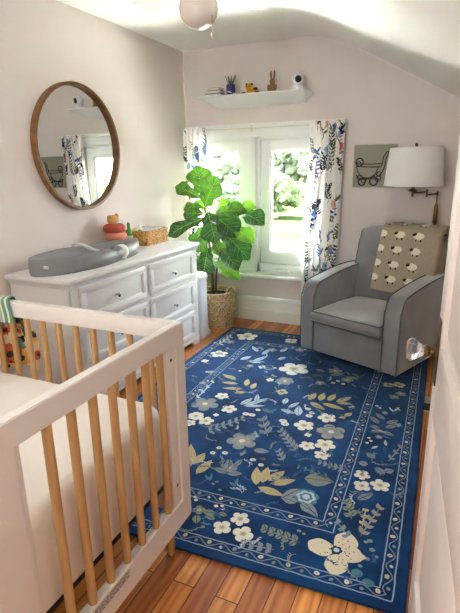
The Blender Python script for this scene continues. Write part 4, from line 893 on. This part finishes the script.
# ================================================================== GLIDER CHAIR
ch = thing('glider_armchair', 'grey upholstered swivel glider armchair in the corner by the window', 'armchair', loc=(-.660, 3.540, 0), rz=math.radians(-22.5))
W2 = .440; AT = .136
mb = MB().lathe([(.24, .0), (.25, .006), (.25, .02), (.20, .026), (.10, .03), (.06, .034), (.06, .084), (.0001, .084)], BLACK, (0, .42, RT + .005), 32); mb.build('swivel_base', ch)
mb = MB().box(-W2 + .005, W2 - .005, .008, .80, .088, .335, CHAIRF, .015, 3); mb.build('base_panel', ch, smooth=60)
arm_prof = [(0, .088)] + [(0, .52)] + [(.008 + .10 * (1 - math.cos(t)), .52 + .145 * math.sin(t)) for t in [PI / 2 * i / 7 for i in range(1, 8)]] + [(.25, .690), (.45, .715), (.65, .725), (.80, .715), (.83, .69), (.83, .088)]
for sx in (-1, 1):
    x0, x1 = sorted((sx * W2, sx * (W2 - AT)))
    a = MB().prism(arm_prof, 'x', x0, x1, CHAIRF, .020, 4).build('armrest', ch, smooth=60)
    for xx in (sx * W2, sx * (W2 - AT)):
        pts = [(xx - math.copysign(.006, xx) * (1 if abs(xx) > .4 else -1), y + (.004 if i < 9 else 0) - .006 * (i < 9), z) for i, (y, z) in enumerate(arm_prof[:-2])]
        pts = [(p[0], p[1], p[2]) for p in pts]
        MB().tube(catmull(pts, 3), .0042, PIPE, 6).build('piping', a)
# seat cushion: boxed and crowned
def cushion(name, x0, x1, y0, y1, z0, z1, crown, parent, bulge=.012):
    n = 16; mb = MB()
    b = bmesh.new(); bmesh.ops.create_grid(b, x_segments=n, y_segments=n, size=1)
    top = []; vs = []; fs = []
    for sgn, zb in ((1, z1), (-1, z0)):
        for j in range(n + 1):
            for i in range(n + 1):
                u, v = -1 + 2 * i / n, -1 + 2 * j / n
                e = max(abs(u), abs(v)); rr = (1 - max(0, (e - .90) / .10) ** 2 * .0)
                cx = (x0 + x1) / 2 + u * (x1 - x0) / 2; cy = (y0 + y1) / 2 + v * (y1 - y0) / 2
                edge = (1 - abs(u) ** 6) * (1 - abs(v) ** 6)
                vs.append((cx, cy, zb + sgn * (crown * (1 - u * u) * (1 - v * v) if sgn > 0 else 0) - sgn * .022 * (1 - edge ** .5)))
    b.free(); k = (n + 1) ** 2
    for o in (0, k):
        for j in range(n):
            for i in range(n):
                f = (o + j * (n + 1) + i, o + j * (n + 1) + i + 1, o + (j + 1) * (n + 1) + i + 1, o + (j + 1) * (n + 1) + i); fs.append(f if o == 0 else f[::-1])
    ed = [i for i in range(n)] + [n + j * (n + 1) for j in range(n)] + [n * (n + 1) + n - i for i in range(n)] + [(n - j) * (n + 1) for j in range(n)]
    # belly ring half way down the boxing
    base = len(vs)
    for a in ed:
        p, q = Vector(vs[a]), Vector(vs[a + k]); m = (p + q) / 2; c = Vector(((x0 + x1) / 2, (y0 + y1) / 2, m.z)); vs.append(m + (m - c).normalized() * bulge)
    L_ = len(ed)
    for i in range(L_):
        j = (i + 1) % L_
        fs.append((ed[i], base + i, base + j, ed[j])); fs.append((base + i, ed[i] + k, ed[j] + k, base + j))
    o = mb.add(vs, fs, CHAIRF).build(name, parent, smooth=70)
    MB().tube([vs[a] for a in ed], .0042, PIPE, 6, False, True).build('piping', o)
    MB().tube([vs[a + k] for a in ed], .0042, PIPE, 6, False, True).build('piping', o)
    return o
cushion('seat_cushion', -W2 + AT + .004, W2 - AT - .004, -.040, .60, .336, .462, .032, ch)
# backrest: reclined, rounded over the top
bp_ = [(.545, .40), (.575, .55), (.620, .72), (.668, .90), (.690, .985), (.712, 1.035), (.745, 1.060), (.790, 1.062), (.825, 1.040), (.840, 1.00), (.845, .80), (.835, .30), (.80, .14), (.60, .14), (.56, .30)]
b = bmesh.new(); secs = []
nx = 18
for i in range(nx + 1):
    u = -1 + 2 * i / nx; x = u * .352; sh_in = .022 * abs(u) ** 8
    cy = sum(p[0] for p in bp_) / len(bp_); cz_ = .62
    pad_ = .018 * (1 - abs(u) ** 4)
    ring_ = []
    for k, (y, z) in enumerate(bp_):
        yy, zz = y, z
        if 1 <= k <= 5: yy -= pad_
        yy += (cy - yy) * sh_in / .15; zz -= (sh_in * 1.6 + .012 * u * u if z > .9 else 0)
        ring_.append((x, yy, zz))
    secs.append(ring_)
mbk = MB(); loft(mbk, secs, CHAIRF); bo_ = mbk.build('backrest', ch, smooth=60)
for i in (0, nx): MB().tube(catmull([secs[i][k] for k in range(0, 12)], 3), .0042, PIPE, 6).build('piping', bo_)

# ---- sheep blanket, draped over the back (laid out in the chair's own frame)
CM = Matrix.Translation((-.660, 3.540, 0)) @ Matrix.Rotation(math.radians(-22.5), 4, 'Z')
path = catmull([(0, .862, .70), (0, .866, .85), (0, .862, 1.005), (0, .842, 1.058), (0, .795, 1.080), (0, .735, 1.078), (0, .692, 1.048), (0, .660, .985), (0, .640, .90), (0, .592, .72), (0, .562, .585), (0, .552, .54)], 8)
cum = [0]
for i in range(1, len(path)): cum.append(cum[-1] + (path[i] - path[i - 1]).length)
PL = cum[-1]; BW = .62
def blanket(u, v):
    s = v * PL; i = max(0, min(len(cum) - 2, next((k for k in range(len(cum) - 1) if cum[k + 1] >= s), len(cum) - 2)))
    t = (s - cum[i]) / (cum[i + 1] - cum[i]); p = path[i].lerp(path[i + 1], t)
    front = smoothstep(.45, .60, v)
    x = -.135 + u * BW - .018 * (v - .5)
    y, z = p.y, p.z
    if x > .345:                                   # hangs round the right side of the back in soft folds
        e = x - .345; x = .358 + .012 * math.sin(e * 55) + .02 * e; y = y + e * .9 * front - (e * .5) * (1 - front); z = z - e * .35 * (1 - abs(2 * v - 1) * .3)
    z += .003 * math.sin(u * 40 + v * 3) * (1 - front) 
    y -= .003 * math.sin(u * 17 + v * 5) * front
    return CM @ Vector((x, y, z))
mot = []
front0 = cum[next(k for k in range(len(path)) if path[k].z < 1.045 and k > 40)]
for r_ in range(-2, 4):
    for c_ in range(3):
        cu = .012 + c_ * .158; cvv = front0 + .045 + r_ * .122
        if cvv < .05: continue
        def S(px, py): return (cu + px, cvv + py)
        mot.append((flower2(S(0, 0), .030, 7, 0, .12, 36, 1.45, .95), SHEEP))
        mot.append((ell2(S(-.040, -.010), .016, .013), SHEEPD)); mot.append((ell2(S(-.030, -.018), .008, .007), SHEEPD))
        for lx in (-.018, .022): mot.append(([S(lx - .006, .024), S(lx + .006, .024), S(lx + .006, .042), S(lx - .006, .042)], SHEEPD))
mot.append(([(0, PL - .006), (BW, PL - .006), (BW, PL), (0, PL)], KNITD)); mot.append(([(0, PL - .062), (BW, PL - .062), (BW, PL - .058), (0, PL - .058)], KNITD))
bl_ = cloth_grid('sheep_blanket', blanket, 150, 230, BW, PL, mot, KNIT, None, .006)
tag(bl_, 'taupe knit blanket with cream sheep draped over the armchair back', 'blanket')

# ================================================================== FLOOR LAMP (swing arm)
lamp = thing('floor_lamp', 'aged brass swing arm floor lamp with white drum shade behind the armchair', 'lamp', loc=(-.137, 4.40, 0))
LO = Vector((-.137, 4.40, 0))
def LV(x, y, z): return Vector((x, y, z)) - LO
MB().lathe([(.105, 0), (.11, .004), (.11, .016), (.09, .022), (.03, .03), (.014, .04), (.0001, .04)], BRASS, n=32).build('base', lamp)
mb = MB().tube([(0, 0, .03), (0, 0, 1.10)], .011, BRASS, 14); mb.lathe([(.012, 1.07), (.017, 1.08), (.017, 1.19), (.013, 1.225), (.0075, 1.24)], BRASS, n=18); mb.tube([(0, 0, 1.2), (0, 0, 1.325)], .0068, BRASS, 10)
mb.build('pole', lamp)
J0 = LV(-.137, 4.40, 1.318); J1 = LV(-.215, 4.33, 1.322); J2 = LV(-.322, 4.30, 1.318)
mb = MB().tube([J0, J1 + Vector((0, 0, -.012))], .006, DBRASS, 8)
mb.tube([J1 + Vector((0, 0, -.03)), J1 + Vector((0, 0, .032))], .0085, DBRASS, 12); mb.tube([J0 + Vector((0, 0, -.012)), J0 + Vector((0, 0, .018))], .009, DBRASS, 12)
mb.tube([J1 + Vector((0, 0, .012)), J2 + Vector((0, 0, .008))], .006, DBRASS, 8); mb.tube([J2 + Vector((0, 0, -.022)), J2 + Vector((0, 0, .03))], .009, DBRASS, 12)
mb.build('swing_arm', lamp)
mb = MB().lathe([(.006, .012), (.036, .024), (.038, .030), (.020, .036), (.015, .04), (.015, .115), (.012, .12)], BRASS, J2, 20); mb.build('lamp_socket', lamp)
mb = MB().ball(J2 + Vector((0, 0, .165)), .030, shade_mat('bulb_white', 240, 238, 230, .3), 3, (1, 1, 1.3)); mb.build('bulb', lamp, smooth=60)
sc_ = J2
zb, zt = 1.384 - J2.z - LO.z, 1.680 - J2.z - LO.z
mb = MB().lathe([(.232, zb), (.2315, zb + .002), (.201, zt - .002), (.201, zt), (.1985, zt), (.2295, zb), (.232, zb)], SHADE, J2, 64)
mb.build('lamp_shade', lamp, smooth=60)
mb = MB()
for k in range(3):
    w = k * 2 * PI / 3 + .4; mb.tube([J2 + Vector((0, 0, zt - .012)), J2 + Vector((.19 * math.cos(w), .19 * math.sin(w), zt - .012))], .002, BRASS, 6)
mb.tube([J2 + Vector((0, 0, .12)), J2 + Vector((0, 0, zt + .005))], .003, BRASS, 6)
mb.build('shade_carrier', lamp)
MB().lathe([(.006, zt - .004), (.012, zt + .002), (.006, zt + .008), (.012, zt + .018), (.013, zt + .026), (.006, zt + .036), (.0001, zt + .038)], BRASS, J2, 16).build('finial', lamp)

# ================================================================== CURTAINS AND ROD
rod = thing('curtain_rod', 'thin cream curtain rod across the window head with a centre bracket', 'curtain rod', loc=(-1.75, 4.476, 1.905))
MB().tube([(-.785, 0, 0), (.825, 0, 0)], .0065, shade_mat('rod_cream', 226, 218, 202, .35), 12).build('rod', rod)
mb = MB().tube([(-.075, 0, 0), (-.075, .04, 0)], .006, MATS['rod_cream'], 8); mb.box(-.088, -.062, .034, .04, -.03, .03, MATS['rod_cream'], .003); torus(mb, (-.075, 0, 0), .001, .011, MATS['rod_cream'], 8, 8)
mb.build('bracket', rod)
for x in (-.79, .83): MB().ball((x, 0, 0), .012, MATS['rod_cream'], 2).build('finial', rod, smooth=60)
CUR = mat_cloth_thin('curtain_linen', rgb(246, 242, 236), .34)
DY = {k: mat_cloth_thin('dye_' + k, rgb(*c), .22) for k, c in dict(navy=(34, 52, 96), blue=(74, 112, 176), sky=(142, 178, 214), rust=(176, 96, 46), pink=(222, 160, 144), coral=(206, 96, 84), olive=(98, 98, 66), sage=(130, 140, 124), char=(62, 66, 74), grey=(150, 150, 156)).items()}
def curtain(name, label, xl, xr, zt, zb, amp, nf, uw, seed, rich, y0):
    rr = random.Random(seed); H = zt - zb
    # irregular fold positions
    ph = [0]; 
    for k in range(nf): ph.append(ph[-1] + rr.uniform(.7, 1.3))
    def warp(u):
        x = u * nf; return x + .35 * math.sin(x * 1.3 + seed)
    def fn(u, v):
        z = zt - v * H; a, b = xl(z), xr(z)
        am = amp * (.55 + .45 * smoothstep(0, .25, v)) * (.8 + .3 * math.sin(v * 3 + u * 4))
        w = 2 * PI * warp(u) + .35 * math.sin(v * 4)
        x = a + (b - a) * (u + .035 * math.sin(w + 1.2)) ; y = y0 + am * math.sin(w) + (.006 * math.sin(v * 90 + u * 30) if v < .03 else 0)
        return Vector((x, y, z))
    M = []
    def fl(c, r, col, n=5): M.append((flower2(c, r, n, rr.uniform(0, 3), .38, 30), DY[col])); M.append((ell2(c, r * .25, r * .25), DY['char' if col in ('sky', 'pink') else 'olive']))
    def stem(x, y, l, col, lean):
        P = [(x + lean * (t / 8) ** 1.5 + .012 * math.sin(t), y - l * t / 8) for t in range(9)]; M.append((strip2(P, .0028), DY[col])); return P
    for i in range(rich):
        x, y = rr.uniform(.02, uw - .02), rr.uniform(.05, H)
        kind = rr.random(); l = rr.uniform(.10, .26); P = stem(x, y, l, rr.choice(('olive', 'sage', 'char', 'grey')), rr.uniform(-.06, .06))
        if kind < .40:                              # feathery leaf spray
            c = rr.choice(('navy', 'char', 'olive', 'blue', 'sage', 'grey'))
            for t in range(2, 9):
                for s in (1, -1): M.append((leaf2(P[t], (P[t][0] + s * .046, P[t][1] - .032), .0085, 5), DY[c]))
        elif kind < .72:                            # blossom with leaves
            fl(P[-1], rr.uniform(.024, .044), rr.choice(('blue', 'navy', 'sky', 'rust', 'pink', 'coral', 'blue')), rr.choice((4, 5, 6)))
            for t in (3, 5): M.append((leaf2(P[t], (P[t][0] + rr.choice((1, -1)) * .055, P[t][1] - .036), .0105, 5), DY[rr.choice(('sage', 'olive', 'navy'))]))
        elif kind < .88:                            # berries
            c = rr.choice(('coral', 'pink', 'rust'))
            for k in range(9): M.append((ell2((P[-1][0] + rr.uniform(-.04, .04), P[-1][1] + rr.uniform(-.03, .06)), .009, .009, 0, 9), DY[c]))
        else:                                       # long pointed leaves
            for s in (1, -1, .4): M.append((leaf2(P[5], (P[5][0] + s * .06, P[5][1] - .085), .012, 6), DY[rr.choice(('sky', 'blue', 'grey', 'sage'))]))
    o = cloth_grid(name, fn, 110, int(H / .007), uw, H, M, CUR, None, 0)
    return tag(o, label, 'curtain', 'floral curtains on the window rod')
def interp(T):
    def f(z):
        for (z0, x0), (z1, x1) in zip(T, T[1:]):
            if z <= z0 and z >= z1: return x0 + (x1 - x0) * (z0 - z) / (z0 - z1)
        return T[-1][1]
    return f
curtain('curtain', 'white floral curtain beside the grey armchair, right end of the rod', interp([(1.94, -1.235), (1.70, -1.215), (1.35, -1.245), (.95, -1.275), (.6, -1.275), (.04, -1.26)]), interp([(1.94, -.935), (1.6, -.94), (.04, -.985)]), 1.930, .035, .020, 6, .66, 5, 62, 4.440)
curtain('curtain', 'white floral curtain in the corner behind the fig, left end of the rod', interp([(1.94, -2.525), (.04, -2.525)]), interp([(1.94, -2.262), (1.5, -2.262), (1.2, -2.30), (.04, -2.325)]), 1.925, .035, .018, 5, .55, 11, 50, 4.440)

# ================================================================== CRIB
crib = thing('baby_crib', 'white baby crib with natural wood slats and feet in the foreground', 'crib', loc=(-1.56, 1.02, 0))
CO = Vector((-1.56, 1.02, 0))
def CB(m, x0, x1, y0, y1, z0, z1, mm=None, b=.004, seg=2): m.box(x0 + 1.56, x1 + 1.56, y0 - 1.02, y1 - 1.02, z0, z1, mm or CRIBW, b, seg)
CX1, CX0, CY0, CY1, CT = -.868, -2.262, .575, 1.468, 1.008
def end_frame(x0, x1, name):
    """closed rectangular end: two posts, top rail, bottom rail with rounded outer corners, as one frame"""
    b = bmesh.new()
    def rrect(y0, y1, z0, z1, r, n=5):
        out = []
        for (cy, cz, a0) in ((y1 - r, z1 - r, 0), (y0 + r, z1 - r, PI / 2), (y0 + r, z0 + r, PI), (y1 - r, z0 + r, 1.5 * PI)):
            for q in range(n + 1): out.append((cy + r * math.cos(a0 + q * PI / 2 / n), cz + r * math.sin(a0 + q * PI / 2 / n)))
        return out
    O = rrect(CY0 - 1.02, CY1 - 1.02, .168, CT, .016); I = rrect(.680 - 1.02, 1.404 - 1.02, .276, .935, .004)
    n = len(O); X0, X1 = x0 + 1.56, x1 + 1.56
    o0 = [b.verts.new((X0, y, z)) for y, z in O]; o1 = [b.verts.new((X1, y, z)) for y, z in O]
    i0 = [b.verts.new((X0, y, z)) for y, z in I]; i1 = [b.verts.new((X1, y, z)) for y, z in I]
    for k in range(n):
        j = (k + 1) % n
        b.faces.new((o0[k], o0[j], o1[j], o1[k])); b.faces.new((i0[k], i1[k], i1[j], i0[j]))
        b.faces.new((o0[k], i0[k], i0[j], o0[j])); b.faces.new((o1[k], o1[j], i1[j], i1[k]))
    bmesh.ops.recalc_face_normals(b, faces=list(b.faces))
    es = [e for e in b.edges if len(e.link_faces) == 2 and e.calc_face_angle(0) > 1.2]
    bmesh.ops.bevel(b, geom=es, offset=.003, segments=2, affect='EDGES')
    mb = MB().bm(b, CRIBW)
    # corner posts of the long sides, bolted inside the frame
    mx = (x0 + x1) / 2
    CB(mb, mx - .022, mx + .010, 1.352, 1.406, .20, .97); CB(mb, mx - .022, mx + .010, .678, .70, .20, .97)
    return mb.build(name, crib, smooth=40)
e1 = end_frame(CX1 - .034, CX1, 'end_frame')
for (y, z) in ((1.380, .885), (1.380, .36)):
    MB().lathe([(.0001, .0), (.007, .0), (.0075, -.002)], BLACK, (CX1 - .0068 + 1.56, y - 1.02, z), 14, 'x').build('bolt', e1)
# compliance sticker low on the rail: pale plate with printed lines
mb = MB(); CB(mb, CX1 - .0004, CX1 + .0006, .82, 1.045, .232, .268, shade_mat('sticker_pale', 206, 202, 196), 0)
for k in range(5):
    z = .262 - k * .006; y = .83
    while y < 1.03:
        w = R.uniform(.008, .03)
        CB(mb, CX1 + .0005, CX1 + .0009, y, min(1.037, y + w), z - .0012, z + .0012, shade_mat('sticker_ink', 70, 68, 66), 0); y += w + .005
mb.build('sticker', e1)['label'] = 'pale safety sticker with fine dark print'
e2 = end_frame(CX0, CX0 + .034, 'end_frame')
for (y0, y1) in ((CY1 - .036, CY1), (CY0, CY0 + .036)):
    mb = MB(); CB(mb, CX0 + .034, CX1 - .034, y0, y1, .938, CT - .001); mb.build('top_rail', crib)
    mb = MB(); CB(mb, CX0 + .034, CX1 - .034, y0 + .004, y1 - .004, .172, .262); mb.build('bottom_rail', crib)
def slat(x, y, z0, z1, p):
    x += 1.56; y -= 1.02
    MB().tube([(x, y, z0), (x, y, z1)], .0138, BEECH, 14).build('slat', p)
for k in range(8):
    for xx, ef in ((CX1 - .017, crib), (CX0 + .017, crib)):
        y = .706 + .0878 * k
        if k > 0: slat(xx, y, .276, .936, ef)
nS = 14
for k in range(nS):
    x = -1.012 - .0905 * k
    if x < CX0 + .06: break
    slat(x, CY1 - .018, .262, .940, crib)
    slat(x, CY0 + .018, .262, .940, crib)
for (x, y) in ((-.930, 1.392), (-.930, .650), (-2.20, 1.392), (-2.20, .650)):
    MB().lathe([(.013, 0), (.0155, .004), (.021, .17), (.0001, .17)], BEECH, (x + 1.56, y - 1.02, .0005), 20).build('foot', crib)
    mb = MB(); CB(mb, x - .035, min(x + .035, CX1 - .035) if x > -1.5 else x + .035, y - .03, y + .03, .17, .205); mb.build('foot_block', crib)
mb = MB(); CB(mb, -2.19, -.925, .64, 1.41, .338, .352, BLACK, .002); mb.build('mattress_support', crib)
# mattress and fitted sheet
mt = thing('crib_mattress', 'cream sheeted mattress inside the white crib', 'mattress', loc=(-1.56, 1.02, .353))
secs = []
a_, b_ = .640, .388
for (ins, z) in ((.02, 0), (.004, .006), (0, .02), (0, .16), (.001, .28), (.006, .312), (.018, .330), (.04, .337)):
    secs.append(rr_sec(a_ - ins, b_ - ins, .075 - ins * .6, z, 6))
mb = MB(); loft(mb, secs, MATT); mo = mb.build('fitted_sheet', mt, smooth=60)
mb = MB()
for z in (.004, ): mb.tube(rr_sec(a_ - .002, b_ - .002, .075, z + .003, 6), .006, BLACK, 6, False, True)
mb.build('piping', mt, smooth=60)

# ---- bright blanket hung over the back rail
CLB = mat_cloth_thin('cotton_cream', rgb(232, 214, 176), .1)
DYB = {k: shade_mat('cot_' + k, *c, .9) for k, c in dict(teal=(86, 146, 136), yellow=(222, 176, 84), orange=(206, 92, 50), red=(168, 56, 44), green=(76, 112, 62), black=(44, 38, 34), aqua=(132, 176, 160)).items()}
bp2 = catmull([(0, 1.486, .665), (0, 1.484, .80), (0, 1.480, .94), (0, 1.479, 1.00), (0, 1.468, 1.0175), (0, 1.450, 1.020), (0, 1.434, 1.017), (0, 1.425, 1.00), (0, 1.424, .955), (0, 1.422, .915)], 6)
BL2 = sum((bp2[i + 1] - bp2[i]).length for i in range(len(bp2) - 1)); c2 = [0]
for i in range(1, len(bp2)): c2.append(c2[-1] + (bp2[i] - bp2[i - 1]).length)
def throw(u, v):
    s = v * BL2; i = max(0, min(len(c2) - 2, next((k for k in range(len(c2) - 1) if c2[k + 1] >= s), len(c2) - 2)))
    p = bp2[i].lerp(bp2[i + 1], (s - c2[i]) / (c2[i + 1] - c2[i]))
    outer = 1 - smoothstep(.45, .62, v)
    xr = -1.665 * outer + -1.715 * (1 - outer) + .02 * math.sin(v * 8)
    x = -2.14 + (xr + 2.14) * u
    return Vector((x, p.y + (.005 + .012 * math.sin(u * 38 + v * 4)) * (outer if v < .4 else 0) - .004 * (1 - outer) * (1 + math.sin(u * 30)), p.z + .012 * math.sin(u * 9) * (1 if v < .2 else 0)))
rr = random.Random(5); M2 = []; TW = .56
for i in range(120):
    c = (rr.uniform(0, TW), rr.uniform(.0, BL2 - .14)); k = rr.random()
    if k < .5:
        r_ = rr.uniform(.025, .05); col = rr.choice(('orange', 'red', 'orange', 'yellow', 'teal')); M2.append((flower2(c, r_, rr.choice((5, 6, 7)), rr.uniform(0, 3), .4, 30), DYB[col])); M2.append((ell2(c, r_ * .35, r_ * .35), DYB['black']))
    else:
        a = rr.uniform(0, 6.28); col = rr.choice(('green', 'black', 'teal', 'black', 'red'))
        M2.append((leaf2(c, (c[0] + .08 * math.cos(a), c[1] + .08 * math.sin(a)), .016, 6), DYB[col]))
for k, col in ((.0, 'yellow'), (.030, 'teal'), (.062, 'aqua'), (.082, 'teal')):
    M2.append(([(TW - .02 - k, BL2 - .20), (TW - .002 - k, BL2 - .20), (TW - .002 - k, BL2), (TW - .02 - k, BL2)], DYB['teal' if k < .03 else col]))
M2.append(([(0, BL2 - .2), (TW - .12, BL2 - .2), (TW - .12, BL2), (0, BL2)], DYB['yellow']))
for k in range(5): M2.append(([(0, BL2 - .19 + k * .04), (TW - .12, BL2 - .19 + k * .04), (TW - .12, BL2 - .182 + k * .04), (0, BL2 - .182 + k * .04)], CLB))
th = cloth_grid('floral_throw', throw, 90, 120, TW, BL2, M2, CLB, None, .003)
tag(th, 'bright floral throw with a teal edge hung over the crib back rail', 'throw')

# ================================================================== CEILING FAN
fan_ = thing('ceiling_fan', 'white ceiling fan with a round globe light and pull chain', 'fan', loc=(-1.34, 2.57, 0))
FANW = shade_mat('fan_white', 226, 220, 212, .4); OPAL = shade_mat('opal_glass', 214, 200, 186, .25)
MB().lathe([(.0001, 2.639), (.075, 2.639), (.075, 2.625), (.045, 2.60), (.045, 2.585), (.115, 2.575), (.125, 2.55), (.12, 2.49), (.09, 2.465), (.055, 2.455), (.055, 2.44), (.0001, 2.44)], FANW, n=36).build('motor_housing', fan_)
MB().lathe([(.050, 2.452), (.052, 2.438), (.078, 2.425), (.098, 2.395), (.103, 2.362), (.096, 2.325), (.076, 2.292), (.045, 2.271), (.012, 2.262), (.0001, 2.2615)], OPAL, n=36).build('globe', fan_, smooth=70)
for k in range(5):
    a = math.radians(9 + 72 * k); Mr = Matrix.Rotation(a, 4, 'Z')
    mb = MB(); mb.box(.10, .20, -.015, .015, 2.492, 2.498, FANW, .002, 2, Mr); arm_ = mb.build('blade_arm', fan_)
    mb = MB(); outl = [(.17, -.045), (.24, -.06), (.56, -.068), (.60, -.062), (.615, -.045), (.615, .045), (.60, .062), (.56, .068), (.24, .06), (.17, .045)]
    Mp = Mr @ Matrix.Translation((0, 0, 2.502)) @ Matrix.Rotation(math.radians(11), 4, 'X')
    mb.prism(outl, 'z', -.003, .004, FANW, .0015, 1, Mp); mb.build('blade', fan_)
mb = MB(); cx_, cy_ = .088, -.02
for k in range(38): mb.ball((cx_, cy_, 2.475 - k * .0065), .0026, BRASS, 1)
mb.lathe([(.002, .03), (.005, .028), (.006, .008), (.004, 0), (.0001, 0)], shade_mat('pull_wood', 206, 178, 140, .5), (cx_, cy_, 2.205), 12)
mb.build('pull_chain', fan_)

# ================================================================== FLOOR REGISTER
fv = thing('floor_register', 'small metal floor vent in the bare boards right of the rug', 'vent', loc=(-.005, 3.20, 0))
mb = MB(); MM = shade_mat('register_beige', 176, 162, 138, .45)
for (x0, x1, y0, y1) in ((-.06, .06, -.12, -.095), (-.06, .06, .02, .12), (-.06, -.045, -.10, .03), (.045, .06, -.10, .03)): mb.box(x0, x1, y0, y1, .0003, .007, MM, .002)
mb.build('frame', fv)
mb = MB().box(-.046, .046, -.096, .021, .0002, .002, BLACK)
for k in range(7): mb.box(-.045, .045, -.09 + k * .016, -.087 + k * .016, .002, .005, shade_mat('register_dark', 70, 60, 48, .4))
mb.build('grille', fv)

# ================================================================== LIGHT
w = bpy.data.worlds.new('sky'); SC.world = w; w.use_nodes = True
nt = w.node_tree; bg = nt.nodes['Background']
tcw = nt.nodes.new('ShaderNodeTexCoord'); sx_ = nt.nodes.new('ShaderNodeSeparateXYZ'); rp = nt.nodes.new('ShaderNodeValToRGB')
nt.links.new(tcw.outputs['Generated'], sx_.inputs[0]); nt.links.new(sx_.outputs['Z'], rp.inputs['Fac'])
rp.color_ramp.elements[0].position = 0; rp.color_ramp.elements[0].color = (1, 1, 1, 1); rp.color_ramp.elements[1].position = .6; rp.color_ramp.elements[1].color = (.80, .90, 1.0, 1)
nt.links.new(rp.outputs['Color'], bg.inputs['Color']); bg.inputs['Strength'].default_value = SKY
def area(name, loc, rot, sx, sy, e, col, portal=False):
    l = bpy.data.lights.new(name, 'AREA'); l.shape = 'RECTANGLE'; l.size = sx; l.size_y = sy; l.energy = e; l.color = col
    if portal: l.cycles.is_portal = True
    o = bpy.data.objects.new(name, l); COL.objects.link(o); o.location = loc; o.rotation_euler = rot
    return o
area('window_daylight_portal', ((OX0 + OX1) / 2, BY + .22, (OZ0 + OZ1) / 2), (-PI / 2, 0, 0), OX1 - OX0, OZ1 - OZ0, 1, (1, 1, 1), True)
# besides the sun, two unseen fill lamps are added behind the viewer
# high sun from behind the house: it reaches the garden and the added bounce slab, not the room
sl_ = bpy.data.lights.new('sun', 'SUN'); sl_.energy = SUN; sl_.angle = .02; sl_.color = (1, .97, .9)
so = bpy.data.objects.new('sun', sl_); COL.objects.link(so); so.rotation_euler = Vector((.62, .06, -.78)).to_track_quat('-Z', 'Y').to_euler(); so.location = (-8, -6, 12)
area('rear_fill_light', (-1.1, FY + .05, 1.45), (PI / 2, 0, 0), 1.8, 1.3, FILL_REAR, (.88, .95, 1))  # added area fill, no real window stands here
# unseen upward spot added behind the viewer to brighten ceiling and slope
l = bpy.data.lights.new('ceiling_fill_spot', 'SPOT'); l.energy = FILL_UP; l.color = (.90, .96, 1); l.shadow_soft_size = .16; l.spot_size = math.radians(150); l.spot_blend = .6
o = bpy.data.objects.new('ceiling_fill_spot', l); COL.objects.link(o); o.location = (-1.0, -.9, 1.75); o.rotation_euler = Vector((.05, .55, .83)).to_track_quat('-Z', 'Y').to_euler()
SC.view_settings.view_transform = 'Standard'; SC.view_settings.look = 'None'; SC.view_settings.exposure = EXPO; SC.view_settings.gamma = 1
SC.view_settings.use_curve_mapping = False
c = SC.cycles; c.use_denoising = True; c.max_bounces = 10; c.diffuse_bounces = 6; c.glossy_bounces = 4; c.transmission_bounces = 8; c.transparent_max_bounces = 12
c.caustics_reflective = False; c.caustics_refractive = False; c.sample_clamp_indirect = 0

# ================================================================== CAMERA
cd = bpy.data.cameras.new('camera'); cam = bpy.data.objects.new('camera', cd); COL.objects.link(cam)
rt, dn, fw = Vector((0.90986702, 0.41459047, -0.01602315)), Vector((-0.10081825, 0.25838919, 0.96076569)), Vector((-0.40246451, 0.87255359, -0.27689809))
Mc = Matrix(((rt.x, dn.x, -fw.x, 0), (rt.y, dn.y, -fw.y, 0), (rt.z, dn.z, -fw.z, 1.55), (0, 0, 0, 1)))
cam.matrix_world = Mc
cd.sensor_fit = 'VERTICAL'; cd.sensor_height = 24; cd.lens = 482.04 / 613 * 24; cd.clip_start = .02; cd.clip_end = 600
SC.camera = cam
